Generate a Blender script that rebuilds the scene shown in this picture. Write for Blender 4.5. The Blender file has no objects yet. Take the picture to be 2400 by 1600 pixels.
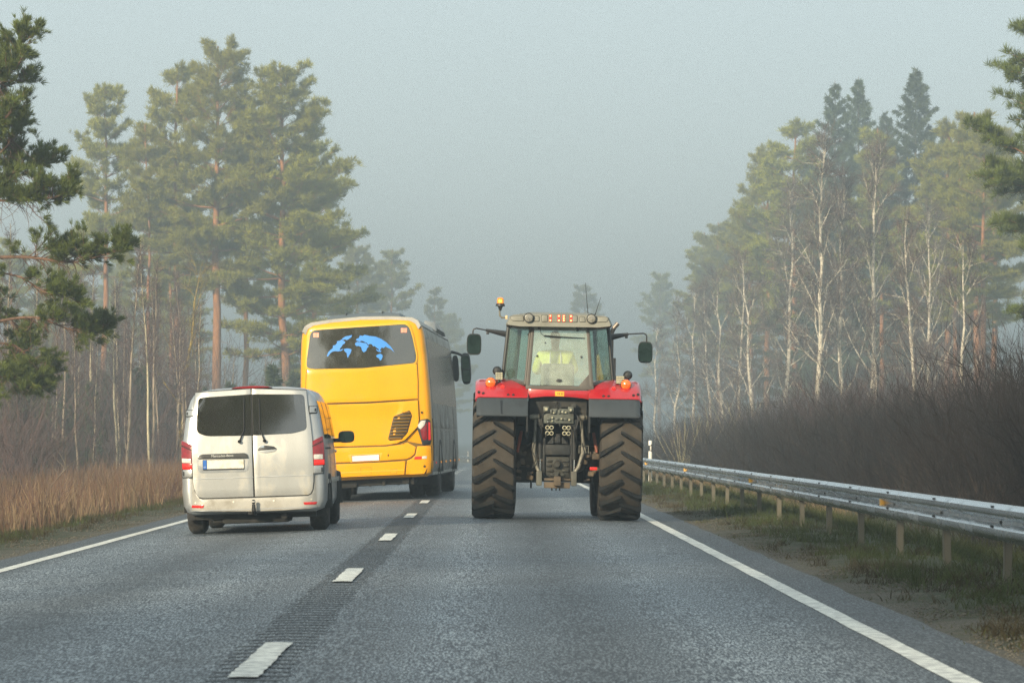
import bpy, bmesh, math, random
import numpy as np
from mathutils import Vector, Matrix

random.seed(7)
scene = bpy.context.scene
COL = scene.collection

# ------------------------------------------------------------------ camera
H_CAM, F_PX, VPX, VPY = 1.19, 8510.0, 1150.0, 1026.4     # read off the photo (2400 x 1600 px)
cam_d = bpy.data.cameras.new('camera')
cam_d.lens = 36.0 * F_PX / 2400.0
cam_d.sensor_width = 36.0
cam_d.shift_x = (1200.0 - VPX) / 2400.0
cam_d.shift_y = (VPY - 800.0) / 2400.0
cam_d.clip_start, cam_d.clip_end = 0.5, 6000.0
cam_d.dof.use_dof = True
cam_d.dof.focus_distance = 56.0
cam_d.dof.aperture_fstop = 9.0
cam = bpy.data.objects.new('camera', cam_d)
cam.location = (0, 0, H_CAM)
cam.rotation_euler = (math.radians(90), 0, 0)
COL.objects.link(cam)
scene.camera = cam

# ------------------------------------------------------------------ sky, sun, exposure
SUN_EL, SUN_AZ = math.radians(20.0), math.radians(-150.0)  # azimuth from +Y, clockwise: behind-left of the camera
world = bpy.data.worlds.new('World')
scene.world = world
world.use_nodes = True
wn, wl = world.node_tree.nodes, world.node_tree.links
wn.clear()
w_out = wn.new('ShaderNodeOutputWorld')
w_bg = wn.new('ShaderNodeBackground')
w_sky = wn.new('ShaderNodeTexSky')
w_sky.sky_type = 'NISHITA'
w_sky.sun_disc = False
w_sky.sun_elevation = SUN_EL
w_sky.sun_rotation = SUN_AZ
w_sky.air_density, w_sky.dust_density, w_sky.ozone_density = 1.0, 2.0, 1.5
w_mix = wn.new('ShaderNodeMix')
w_mix.data_type = 'RGBA'
w_mix.inputs[0].default_value = 0.80                       # high, even cloud over the blue
w_mix.inputs[7].default_value = (5.6, 6.4, 6.45, 1.0)
wl.new(w_sky.outputs[0], w_mix.inputs[6])
wl.new(w_mix.outputs[2], w_bg.inputs[0])
w_bg.inputs[1].default_value = 0.10
wl.new(w_bg.outputs[0], w_out.inputs[0])

sun_d = bpy.data.lights.new('sun', 'SUN')
sun_d.energy = 5.0
sun_d.angle = math.radians(4.0)
sun_d.color = (1.0, 0.85, 0.60)
sun = bpy.data.objects.new('sun', sun_d)
sdir = Vector((math.sin(SUN_AZ) * math.cos(SUN_EL), math.cos(SUN_AZ) * math.cos(SUN_EL), math.sin(SUN_EL)))
sun.rotation_euler = sdir.to_track_quat('Z', 'Y').to_euler()
sun.location = (-20, -30, 25)
COL.objects.link(sun)

scene.view_settings.view_transform = 'Standard'
scene.view_settings.look = 'None'
scene.view_settings.gamma = 1.0
scene.view_settings.exposure = 0.57
scene.render.engine = 'CYCLES'
scene.cycles.use_denoising = True
scene.cycles.denoising_prefilter = 'NONE'    # keeps the needles and twigs crisp
scene.cycles.use_adaptive_sampling = False
scene.cycles.max_bounces = 5
scene.cycles.diffuse_bounces = 2
scene.cycles.glossy_bounces = 3
scene.cycles.transmission_bounces = 4
scene.cycles.transparent_max_bounces = 12
scene.cycles.volume_bounces = 0
scene.cycles.caustics_reflective = False
scene.cycles.caustics_refractive = False

# ------------------------------------------------------------------ materials
def lin(c):
    return tuple(((v / 255.0) / 12.92 if v <= 10.3 else (((v / 255.0) + 0.055) / 1.055) ** 2.4) for v in c)

def mat(name, col, rough=0.5, metal=0.0, vary=0.12, scale=6.0, bump=0.0, bscale=40.0, spec=0.5,
        dirt=None, dirt_scale=2.0, dirt_amt=0.0, coat=0.0, emit=None, estr=0.0, rnd=0.0, detail=4.0,
        stretch=None, trans=0.0):
    m = bpy.data.materials.new(name)
    m.use_nodes = True
    n, l = m.node_tree.nodes, m.node_tree.links
    b = n['Principled BSDF']
    b.inputs['Roughness'].default_value = rough
    b.inputs['Metallic'].default_value = metal
    b.inputs['Specular IOR Level'].default_value = spec
    if coat:
        b.inputs['Coat Weight'].default_value = coat
        b.inputs['Coat Roughness'].default_value = 0.08
    tc = n.new('ShaderNodeTexCoord')
    src = tc.outputs['Object']
    if stretch:
        mp = n.new('ShaderNodeMapping')
        mp.inputs['Scale'].default_value = stretch
        l.new(src, mp.inputs[0]); src = mp.outputs[0]
    nz = n.new('ShaderNodeTexNoise')
    nz.inputs['Scale'].default_value = scale
    nz.inputs['Detail'].default_value = detail
    l.new(src, nz.inputs['Vector'])
    cr = n.new('ShaderNodeValToRGB')
    cr.color_ramp.elements[0].position, cr.color_ramp.elements[1].position = 0.3, 0.7
    cr.color_ramp.elements[0].color = tuple(max(0, c * (1 - vary)) for c in col[:3]) + (1,)
    cr.color_ramp.elements[1].color = tuple(min(1, c * (1 + vary)) for c in col[:3]) + (1,)
    l.new(nz.outputs[0], cr.inputs[0])
    out = cr.outputs[0]
    if dirt:
        n2 = n.new('ShaderNodeTexNoise')
        n2.inputs['Scale'].default_value = dirt_scale
        n2.inputs['Detail'].default_value = 7.0
        n2.inputs['Roughness'].default_value = 0.65
        l.new(src, n2.inputs['Vector'])
        r2 = n.new('ShaderNodeMapRange')
        r2.inputs[1].default_value, r2.inputs[2].default_value = 0.62 - dirt_amt * 0.4, 0.78 - dirt_amt * 0.25
        l.new(n2.outputs[0], r2.inputs[0])
        mx = n.new('ShaderNodeMix'); mx.data_type = 'RGBA'
        l.new(r2.outputs[0], mx.inputs[0])
        l.new(out, mx.inputs[6])
        mx.inputs[7].default_value = tuple(dirt[:3]) + (1,)
        out = mx.outputs[2]
        if rough < 0.6:
            rr = n.new('ShaderNodeMapRange')
            rr.inputs[3].default_value, rr.inputs[4].default_value = rough, 0.75
            l.new(r2.outputs[0], rr.inputs[0]); l.new(rr.outputs[0], b.inputs['Roughness'])
    if rnd:
        oi = n.new('ShaderNodeObjectInfo')
        hs = n.new('ShaderNodeHueSaturation')
        a1 = n.new('ShaderNodeMapRange'); a1.inputs[3].default_value, a1.inputs[4].default_value = 1 - rnd, 1 + rnd
        a2 = n.new('ShaderNodeMapRange'); a2.inputs[3].default_value, a2.inputs[4].default_value = 0.5 - rnd * .06, 0.5 + rnd * .06
        l.new(oi.outputs['Random'], a1.inputs[0]); l.new(oi.outputs['Random'], a2.inputs[0])
        l.new(a1.outputs[0], hs.inputs['Value']); l.new(a2.outputs[0], hs.inputs['Hue'])
        l.new(out, hs.inputs['Color']); out = hs.outputs[0]
    l.new(out, b.inputs['Base Color'])
    if bump:
        nb = n.new('ShaderNodeTexNoise'); nb.inputs['Scale'].default_value = bscale; nb.inputs['Detail'].default_value = 5
        l.new(src, nb.inputs['Vector'])
        bp = n.new('ShaderNodeBump'); bp.inputs['Strength'].default_value = bump; bp.inputs['Distance'].default_value = 0.01
        l.new(nb.outputs[0], bp.inputs['Height']); l.new(bp.outputs[0], b.inputs['Normal'])
    if emit:
        b.inputs['Emission Color'].default_value = tuple(emit[:3]) + (1,)
        b.inputs['Emission Strength'].default_value = estr
    if trans:                      # thin leaves and blades let some light through
        tr = n.new('ShaderNodeBsdfTranslucent'); l.new(out, tr.inputs[0])
        ms = n.new('ShaderNodeMixShader'); ms.inputs[0].default_value = trans
        l.new(b.outputs[0], ms.inputs[1]); l.new(tr.outputs[0], ms.inputs[2])
        l.new(ms.outputs[0], n['Material Output'].inputs[0])
    return m

def glass(name, tint, film, film_amt, rough=0.05, r0=.05):
    """window glass: lets light through, reflects the sky, carries a film of dust and painted haze"""
    m = bpy.data.materials.new(name); m.use_nodes = True
    n, l = m.node_tree.nodes, m.node_tree.links
    n.remove(n['Principled BSDF'])
    t = n.new('ShaderNodeBsdfTransparent'); t.inputs[0].default_value = tuple(tint) + (1,)
    g = n.new('ShaderNodeBsdfGlossy'); g.inputs['Roughness'].default_value = rough
    d = n.new('ShaderNodeBsdfDiffuse'); d.inputs[0].default_value = tuple(film) + (1,)
    lw = n.new('ShaderNodeLayerWeight'); lw.inputs[0].default_value = .5
    pw = n.new('ShaderNodeMath'); pw.operation = 'POWER'; pw.inputs[1].default_value = 5.0; l.new(lw.outputs['Facing'], pw.inputs[0])
    fr = n.new('ShaderNodeMath'); fr.operation = 'MULTIPLY_ADD'; fr.inputs[1].default_value = 1 - r0; fr.inputs[2].default_value = r0; l.new(pw.outputs[0], fr.inputs[0])
    tc = n.new('ShaderNodeTexCoord'); nz = n.new('ShaderNodeTexNoise')
    nz.inputs['Scale'].default_value = 5.0; nz.inputs['Detail'].default_value = 6
    l.new(tc.outputs['Object'], nz.inputs['Vector'])
    mr = n.new('ShaderNodeMapRange'); mr.inputs[1].default_value, mr.inputs[2].default_value = .3, .7
    mr.inputs[3].default_value, mr.inputs[4].default_value = film_amt * .7, film_amt * 1.3
    l.new(nz.outputs[0], mr.inputs[0])
    m1 = n.new('ShaderNodeMixShader'); l.new(mr.outputs[0], m1.inputs[0]); l.new(t.outputs[0], m1.inputs[1]); l.new(d.outputs[0], m1.inputs[2])
    m2 = n.new('ShaderNodeMixShader'); l.new(fr.outputs[0], m2.inputs[0]); l.new(m1.outputs[0], m2.inputs[1]); l.new(g.outputs[0], m2.inputs[2])
    l.new(m2.outputs[0], n['Material Output'].inputs[0])
    return m

# ------------------------------------------------------------------ mesh helpers
class MB:
    """collects shapes in one bmesh, links them as ONE mesh object"""
    def __init__(self): self.bm = bmesh.new()
    def box(self, c, s, bevel=0.0, rot=None, seg=2):
        r = bmesh.ops.create_cube(self.bm, size=1.0)
        vs = r['verts']
        M = Matrix.Translation(c) @ (rot.to_4x4() if rot else Matrix()) @ Matrix.Diagonal((*s, 1))
        bmesh.ops.transform(self.bm, matrix=M, verts=vs)
        if bevel:
            es = list({e for v in vs for e in v.link_edges})
            bmesh.ops.bevel(self.bm, geom=es, offset=bevel, segments=seg, affect='EDGES', profile=0.6)
        return self
    def poly(self, pts, faces):
        vs = [self.bm.verts.new(p) for p in pts]
        for f in faces:
            try: self.bm.faces.new([vs[i] for i in f])
            except ValueError: pass
        return self
    def tube(self, pts, rad, sides=8, cap=True):
        pts = [Vector(p) for p in pts]
        rs = rad if isinstance(rad, (list, tuple)) else [rad] * len(pts)
        rings = []
        up = None
        for i, p in enumerate(pts):
            t = (pts[min(i + 1, len(pts) - 1)] - pts[max(i - 1, 0)]).normalized()
            if up is None:
                up = Vector((0, 0, 1)) if abs(t.z) < 0.9 else Vector((1, 0, 0))
            a = t.cross(up).normalized(); b = a.cross(t).normalized(); up = b
            rings.append([self.bm.verts.new(p + (a * math.cos(2 * math.pi * k / sides) + b * math.sin(2 * math.pi * k / sides)) * rs[i]) for k in range(sides)])
        for i in range(len(rings) - 1):
            for k in range(sides):
                self.bm.faces.new((rings[i][k], rings[i][(k + 1) % sides], rings[i + 1][(k + 1) % sides], rings[i + 1][k]))
        if cap:
            self.bm.faces.new(rings[0][::-1]); self.bm.faces.new(rings[-1])
        return self
    def lathe(self, prof, c=(0, 0, 0), axis='x', seg=40, a0=0.0, a1=2 * math.pi):
        """prof: (along axis, radius) pairs"""
        full = abs(a1 - a0 - 2 * math.pi) < 1e-6
        n = seg if full else seg + 1
        rings = []
        for k in range(n):
            a = a0 + (a1 - a0) * k / seg
            ring = []
            for (u, r) in prof:
                if axis == 'x': p = (c[0] + u, c[1] + r * math.cos(a), c[2] + r * math.sin(a))
                elif axis == 'y': p = (c[0] + r * math.cos(a), c[1] + u, c[2] + r * math.sin(a))
                else: p = (c[0] + r * math.cos(a), c[1] + r * math.sin(a), c[2] + u)
                ring.append(self.bm.verts.new(p))
            rings.append(ring)
        for k in range(seg):
            A, B = rings[k], rings[(k + 1) % n]
            for i in range(len(prof) - 1):
                try: self.bm.faces.new((A[i], B[i], B[i + 1], A[i + 1]))
                except ValueError: pass
        return self
    def loft(self, secs, cap0=True, cap1=True):
        rings = [[self.bm.verts.new(p) for p in s] for s in secs]
        n = len(rings[0])
        for i in range(len(rings) - 1):
            for k in range(n):
                self.bm.faces.new((rings[i][k], rings[i][(k + 1) % n], rings[i + 1][(k + 1) % n], rings[i + 1][k]))
        if cap0: self.bm.faces.new(rings[0][::-1])
        if cap1: self.bm.faces.new(rings[-1])
        return self
    def panel(self, outline, P, out=0.0, th=0.02, cut=None, bevel=0.0):
        """flat outline (u,v), cut into cells, wrapped on P(u,v,d): d = distance outwards; a closed solid"""
        t = bmesh.new()
        f = t.faces.new([t.verts.new((u, v, 0)) for u, v in outline])
        us, vs = [p[0] for p in outline], [p[1] for p in outline]
        if cut:
            for ax, lo, hi, st in ((0, min(us), max(us), cut[0]), (1, min(vs), max(vs), cut[1])):
                if not st: continue
                k = math.floor(lo / st) + 1
                while k * st < hi - 1e-4:
                    co = [0, 0, 0]; no = [0, 0, 0]; co[ax] = k * st + 1e-5; no[ax] = 1
                    bmesh.ops.bisect_plane(t, geom=t.verts[:] + t.edges[:] + t.faces[:], plane_co=co, plane_no=no)
                    k += 1
        t.verts.ensure_lookup_table(); t.verts.index_update()
        fr = [self.bm.verts.new(P(v.co.x, v.co.y, out)) for v in t.verts]
        bk = [self.bm.verts.new(P(v.co.x, v.co.y, out - th)) for v in t.verts]
        new = []
        for f in t.faces:
            ix = [v.index for v in f.verts]
            new.append(self.bm.faces.new([fr[i] for i in ix])); new.append(self.bm.faces.new([bk[i] for i in ix][::-1]))
        be = []
        for e in t.edges:
            if len(e.link_faces) == 1:
                i, j = e.verts[0].index, e.verts[1].index
                new.append(self.bm.faces.new((fr[i], fr[j], bk[j], bk[i])))
                ed = self.bm.edges.get((fr[i], fr[j]))
                if ed: be.append(ed)
        t.free()
        bmesh.ops.recalc_face_normals(self.bm, faces=new)
        if bevel: bmesh.ops.bevel(self.bm, geom=be, offset=bevel, segments=2, affect='EDGES', profile=0.6)
        return self
    def mesh(self, name, angle=38):
        bmesh.ops.recalc_face_normals(self.bm, faces=self.bm.faces[:])
        me = bpy.data.meshes.new(name)
        self.bm.to_mesh(me); self.bm.free()
        if angle:
            for p in me.polygons: p.use_smooth = True
            me.set_sharp_from_angle(angle=math.radians(angle))
        return me
    def obj(self, name, m, parent=None, angle=38):
        return link(name, self.mesh(name, angle), m, parent)

def link(name, me, m=None, parent=None):
    if m is not None and not me.materials: me.materials.append(m)
    o = bpy.data.objects.new(name, me)
    COL.objects.link(o)
    if parent is not None: o.parent = parent
    return o

def np_mesh(name, V, F):
    """V (n,3) float, F (m,3|4) int"""
    me = bpy.data.meshes.new(name)
    F = np.asarray(F, dtype=np.int32); k = F.shape[1]
    me.vertices.add(len(V)); me.loops.add(F.size); me.polygons.add(len(F))
    me.vertices.foreach_set('co', np.asarray(V, dtype=np.float32).ravel())
    me.loops.foreach_set('vertex_index', F.ravel())
    me.polygons.foreach_set('loop_start', np.arange(0, F.size, k, dtype=np.int32))
    me.update(calc_edges=True)
    return me

def tag(o, label=None, cat=None, group=None, kind=None):
    if label: o['label'] = label
    if cat: o['category'] = cat
    if group: o['group'] = group
    if kind: o['kind'] = kind
    return o

def empty(name, loc, rot=(0, 0, 0), scale=1.0):
    o = bpy.data.objects.new(name, None)
    o.location, o.rotation_euler = loc, rot
    o.scale = (scale,) * 3 if isinstance(scale, (int, float)) else scale
    o.empty_display_size = 0.2
    COL.objects.link(o)
    return o

def rpoly(pts, r, seg=4):
    """round the corners of a polygon; r: number or list"""
    out = []
    n = len(pts)
    for i in range(n):
        p, a, b = Vector(pts[i]), Vector(pts[i - 1]), Vector(pts[(i + 1) % n])
        ri = r[i] if isinstance(r, (list, tuple)) else r
        if ri <= 0: out.append(tuple(p)); continue
        da, db = (a - p), (b - p)
        k = min(ri, da.length * .45, db.length * .45)
        s, e = p + da.normalized() * k, p + db.normalized() * k
        for q in range(seg + 1):
            t = q / seg
            out.append(tuple(s * (1 - t) ** 2 + p * 2 * t * (1 - t) + e * t * t))
    return out

def circ(cx, cy, r, n=20, ry=None):
    return [(cx + r * math.cos(2 * math.pi * k / n), cy + (ry or r) * math.sin(2 * math.pi * k / n)) for k in range(n)]

def text_mesh(s, size, extrude=0.0015):
    cu = bpy.data.curves.new('lettering', 'FONT')
    cu.body, cu.size, cu.extrude = s, size, extrude
    cu.align_x, cu.align_y = 'CENTER', 'CENTER'
    o = bpy.data.objects.new('lettering', cu)
    COL.objects.link(o)
    bpy.context.view_layer.update()
    me = bpy.data.meshes.new_from_object(o.evaluated_get(bpy.context.evaluated_depsgraph_get()))
    bpy.data.objects.remove(o)
    return me

# ------------------------------------------------------------------ the lie of the land
XC, XR, XL = -1.226, 2.446, -4.84          # centre line, right and left edge lines
EDGE_R, EDGE_L = 2.95, -5.32
def sm(a, b, t):
    t = min(1, max(0, (t - a) / (b - a))); return t * t * (3 - 2 * t)
def bend(y):                               # the road swings left far away
    return 0.0 if y < 300 else -((y - 300) ** 2) / 2480.0 if y < 560 else -27.26 - (y - 560) * .21
def dip(y):                                # and dips gently
    if y < 90: return 0.0
    if y < 200: return -4.4e-5 * (y - 90) ** 2
    if y < 420: t = y - 200; return -.5324 - .00968 * t + 2.2e-5 * t * t
    return -1.597
def cross_z(x):
    return -.033 * (XC - x) if x < XC else -.018 * (x - XC)
def hills(x, y): return .12 * math.sin(x * .21 + y * .05) * math.sin(y * .033 + 1.3)
def ground_z(x, y):
    u = x - bend(y)
    if EDGE_L <= u <= EDGE_R: z = cross_z(u)
    elif u > EDGE_R:
        pts = [(2.95, -.082), (3.6, -.05), (4.6, -.04), (5.4, -.10), (6.4, -.42), (7.6, -.85), (9.0, -.70), (11.5, -.30), (16, -.1), (60, .1), (3000, 0)]
        z = np.interp(u, [p[0] for p in pts], [p[1] for p in pts])
    else:
        pts = [(-3000, 0), (-60, 0), (-16, -.15), (-12, -.35), (-9.5, -.55), (-8, -.42), (-7.0, -.24), (-6.4, -.15), (-5.9, -.165), (-5.32, -.145)]
        z = np.interp(u, [p[0] for p in pts], [p[1] for p in pts])
    return float(z) + dip(y) + hills(x, y) * sm(6, 14, abs(u))
def at(px, py, Y):                          # photo pixel + distance along the road -> point
    return ((px - VPX) * Y / F_PX, Y, H_CAM - (py - VPY) * Y / F_PX)
# ================================================================== SETTING
def node_mat(name):
    m = bpy.data.materials.new(name); m.use_nodes = True
    return m, m.node_tree.nodes, m.node_tree.links, m.node_tree.nodes['Principled BSDF']

def mk_noise(n, l, vec, scale, detail=4, rough=.5):
    z = n.new('ShaderNodeTexNoise'); z.inputs['Scale'].default_value = scale
    z.inputs['Detail'].default_value = detail; z.inputs['Roughness'].default_value = rough
    l.new(vec, z.inputs['Vector']); return z.outputs[0]
def mk_ramp(n, l, fac, stops):
    r = n.new('ShaderNodeValToRGB'); e = r.color_ramp.elements
    while len(e) < len(stops): e.new(0.5)
    for i, (p, c) in enumerate(stops):
        e[i].position = p; e[i].color = (c, c, c, 1) if isinstance(c, (int, float)) else tuple(c) + (1,)
    l.new(fac, r.inputs[0]); return r.outputs[0]
def mk_mix(n, l, fac, a, b, mode='MIX'):
    x = n.new('ShaderNodeMix'); x.data_type = 'RGBA'; x.blend_type = mode
    for s, i in ((fac, 0), (a, 6), (b, 7)):
        if isinstance(s, (int, float)): x.inputs[i].default_value = s
        elif isinstance(s, tuple): x.inputs[i].default_value = s + (1,)
        else: l.new(s, x.inputs[i])
    return x.outputs[2]

def asphalt_mat(name, dark=1.0):
    m, n, l, b = node_mat(name)
    tc = n.new('ShaderNodeTexCoord').outputs['Object']
    mp = n.new('ShaderNodeMapping'); mp.inputs['Scale'].default_value = (1, .11, 1); l.new(tc, mp.inputs[0])
    fine = mk_noise(n, l, mp.outputs[0], 78, 3, .8)
    mid = mk_noise(n, l, tc, 1.3, 5, .6)
    spk = mk_ramp(n, l, fine, [(.42, (.005 * dark, .009 * dark, .018 * dark)), (.50, (.050 * dark, .064 * dark, .080 * dark)), (.59, (.31 * dark, .35 * dark, .375 * dark))])
    pat = mk_ramp(n, l, mid, [(.3, .80), (.7, 1.15)])
    col = mk_mix(n, l, 1.0, spk, pat, 'MULTIPLY')
    # worn wheel paths lighter, lane middles and shoulders darker (oil, finer seal): a wear pattern along the road
    sx = n.new('ShaderNodeSeparateXYZ'); l.new(tc, sx.inputs[0])
    wob = mk_noise(n, l, tc, .25, 2)
    ad = n.new('ShaderNodeMath'); ad.operation = 'MULTIPLY_ADD'; l.new(wob, ad.inputs[0]); ad.inputs[1].default_value = .5
    l.new(sx.outputs[0], ad.inputs[2])
    mr = n.new('ShaderNodeMapRange'); mr.inputs[1].default_value, mr.inputs[2].default_value = -5.32 + .25, 2.95 + .25
    l.new(ad.outputs[0], mr.inputs[0])
    def f(x): return (x + 5.32) / 8.27
    tr = mk_ramp(n, l, mr.outputs[0], [(f(-5.2), .42), (f(-4.75), .50), (f(-4.35), 1.20), (f(-3.75), .98), (f(-3.1), .55), (f(-2.3), 1.18), (f(-1.75), .90),
                                       (f(-1.25), .90), (f(-.8), .80), (f(-.3), 1.28), (f(.6), .55), (f(1.45), 1.25), (f(2.1), .85), (f(2.5), .42), (f(2.9), .40)])
    col = mk_mix(n, l, 1.0, col, tr, 'MULTIPLY')
    l.new(col, b.inputs['Base Color'])
    b.inputs['Roughness'].default_value = .62
    b.inputs['Specular IOR Level'].default_value = .45
    bp = n.new('ShaderNodeBump'); bp.inputs['Strength'].default_value = .55; bp.inputs['Distance'].default_value = .008
    l.new(fine, bp.inputs['Height']); l.new(bp.outputs[0], b.inputs['Normal'])
    return m

def ground_mat():
    m, n, l, b = node_mat('verge_soil')
    tc = n.new('ShaderNodeTexCoord').outputs['Object']
    g = mk_noise(n, l, tc, 45, 4, .7)
    grav = mk_ramp(n, l, g, [(.32, (.024, .021, .016)), (.5, (.078, .069, .052)), (.68, (.17, .152, .118))])
    s = mk_noise(n, l, tc, 9, 5, .7)
    soil = mk_ramp(n, l, s, [(.3, (.015, .016, .008)), (.55, (.036, .044, .016)), (.75, (.060, .082, .024))])
    p = mk_noise(n, l, tc, 1.1, 6, .68)
    # gravel strip beside the asphalt, soil and moss farther out
    sx = n.new('ShaderNodeSeparateXYZ'); l.new(tc, sx.inputs[0])
    off = n.new('ShaderNodeMath'); off.operation = 'ADD'; off.inputs[1].default_value = 1.185; l.new(sx.outputs[0], off.inputs[0])
    ab = n.new('ShaderNodeMath'); ab.operation = 'ABSOLUTE'; l.new(off.outputs[0], ab.inputs[0])
    jit = n.new('ShaderNodeMath'); jit.operation = 'MULTIPLY_ADD'; jit.inputs[1].default_value = 2.4; l.new(p, jit.inputs[0]); l.new(ab.outputs[0], jit.inputs[2])
    mr = n.new('ShaderNodeMapRange'); mr.inputs[1].default_value, mr.inputs[2].default_value = 5.42, 5.95; l.new(jit.outputs[0], mr.inputs[0])
    col = mk_mix(n, l, mr.outputs[0], grav, soil)
    l.new(col, b.inputs['Base Color']); b.inputs['Roughness'].default_value = .95
    bp = n.new('ShaderNodeBump'); bp.inputs['Strength'].default_value = .8; bp.inputs['Distance'].default_value = .03
    l.new(g, bp.inputs['Height']); l.new(bp.outputs[0], b.inputs['Normal'])
    return m

# ---- ground sheet
xs = [-1600, -700, -300, -150, -90, -60, -45, -34, -27, -22, -18, -15, -13, -11.5, -10.2, -9, -8, -7.4, -7, -6.6, -6.2, -5.8, -5.5, -5.32,
      -4, -1.226, 1, 2.95, 3.2, 3.6, 4.1, 4.6, 5.1, 5.6, 6.1, 6.6, 7.2, 7.8, 8.5, 9.4, 10.5, 12, 14, 17, 21, 26, 33, 45, 60, 90, 150, 300, 700, 1600]
ys = list(np.arange(-120, 20, 10)) + list(np.arange(20, 130, 1.5)) + list(np.arange(130, 330, 5)) + list(np.arange(330, 720, 15)) + [800, 1000, 1300, 1700, 2200]
gm = MB()
rg = random.Random(3)
grid = []
for y in ys:
    row = []
    for x in xs:
        wx = x + bend(y)
        z = ground_z(wx, y)
        if -5.3 < x < 2.94: z -= .08
        elif -1600 < x < 1600 and (x < -5.6 or x > 3.1) and abs(x) < 12 and y < 130: z += rg.uniform(-.02, .02)
        row.append(gm.bm.verts.new((wx, y, z)))
    grid.append(row)
for j in range(len(ys) - 1):
    for i in range(len(xs) - 1):
        gm.bm.faces.new((grid[j][i], grid[j][i + 1], grid[j + 1][i + 1], grid[j + 1][i]))
ground = gm.obj('ground', ground_mat(), angle=180)
tag(ground, kind='structure')

# ---- road
def strip(x0, x1, y0, y1, dz, step=4.0, nx=1, edge=None, seed=1):
    b = MB(); rr = random.Random(seed); rows = []
    k = max(1, int(round((y1 - y0) / step)))
    cols = sorted(set([x0 + (x1 - x0) * i / nx for i in range(nx + 1)] + ([XC] if x0 < XC < x1 else [])))
    for j in range(k + 1):
        y = y0 + (y1 - y0) * j / k
        row = []
        for i, x in enumerate(cols):
            e = rr.uniform(-edge, edge) if edge and i in (0, len(cols) - 1) else 0
            row.append(b.bm.verts.new((x + e + bend(y), y, cross_z(x) + dip(y) + dz)))
        rows.append(row)
    for j in range(k):
        for i in range(len(cols) - 1):
            b.bm.faces.new((rows[j][i], rows[j][i + 1], rows[j + 1][i + 1], rows[j + 1][i]))
    return b
road_ys = (-60, 700)
road = strip(EDGE_L, EDGE_R, *road_ys, 0.0, step=1.0, nx=4, edge=.025).obj('road', asphalt_mat('asphalt'), angle=180)
tag(road, kind='structure')
paint = mat('road_paint', (.70, .70, .64), .6, vary=.10, scale=9, dirt=(.30, .30, .29), dirt_scale=11, dirt_amt=.48, bump=.2, bscale=70)
for x in (XL, XR):
    strip(x - .075, x + .075, *road_ys, .004, step=1.0, edge=.005, seed=int(x * 7)).obj('edge_line', paint, road, angle=180)
k = -1
while 17.95 + 12 * k < 520:
    y0 = 17.95 + 12 * k
    if y0 > 100 or True:
        strip(XC - .078, XC + .078, y0, y0 + 3.05, .013 if y0 < 150 else .006, step=.13 if y0 < 100 else 1.0, edge=.007, seed=k + 50).obj('lane_dash', paint, road, angle=180)
    k += 1
# milled rumble strip along the centre line: a row of shallow ragged grooves
rb = MB(); rr = random.Random(9)
y = 6.0
while y < 120:
    a, b_, g = .19 + rr.uniform(-.02, .03), .19 + rr.uniform(-.02, .03), .050 + rr.uniform(-.010, .010)
    for (x0, x1) in ((-a, 0), (0, b_)):
        q = [(XC + x0, y - g), (XC + x1, y - g), (XC + x1, y + g), (XC + x0, y + g)]
        rb.bm.faces.new([rb.bm.verts.new((u + rr.uniform(-.008, .008), v, cross_z(u) + dip(v) + .003)) for u, v in q])
    y += .33
rumble_m, n_, l_, b_s = node_mat('rumble_asphalt')
tc_ = n_.new('ShaderNodeTexCoord').outputs['Object']
f_ = mk_noise(n_, l_, tc_, 55, 3, .7)
l_.new(mk_ramp(n_, l_, f_, [(.36, (.008, .011, .016)), (.50, (.040, .047, .056)), (.62, (.22, .24, .25))]), b_s.inputs['Base Color'])
b_s.inputs['Roughness'].default_value = .75
tag(rb.obj('rumble_strip', rumble_m, road, angle=20), kind='stuff')

# ---- loose gravel on the shoulders
def gravel(name, n, x0, x1, y0, y1, seed):
    r = np.random.default_rng(seed)
    x = r.uniform(x0, x1, n); y = y0 + (y1 - y0) * r.random(n) ** 1.6
    s = r.uniform(.004, .014, n)
    z = np.array([ground_z(a + 0, b) for a, b in zip(x, y)])
    c = np.stack([x, y, z + s * .3], 1)
    oct_ = np.array([(1, 0, 0), (0, 1, 0), (-1, 0, 0), (0, -1, 0), (0, 0, .8), (0, 0, -.6)])
    j = 1 + r.uniform(-.3, .3, (n, 6, 1))
    V = (c[:, None, :] + oct_[None] * s[:, None, None] * j).reshape(-1, 3)
    T = np.array([(0, 1, 4), (1, 2, 4), (2, 3, 4), (3, 0, 4), (1, 0, 5), (2, 1, 5), (3, 2, 5), (0, 3, 5)])
    F = (np.arange(n)[:, None, None] * 6 + T[None]).reshape(-1, 3)
    return tag(link(name, np_mesh(name, V, F), stone_m), 'loose grey gravel scattered along the edge of the asphalt', 'gravel', kind='stuff')
stone_m = mat('gravel_stone', (.105, .095, .075), .9, vary=.5, scale=30)
gravel('gravel', 9000, 2.98, 3.9, 18, 80, 1)
gravel('gravel', 6000, -6.4, -5.36, 36, 110, 2)['label'] = 'loose gravel between left edge line and dark grass strip'
bpy.data.objects['gravel']['label'] = 'loose gravel between right edge line and guard rail'

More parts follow.
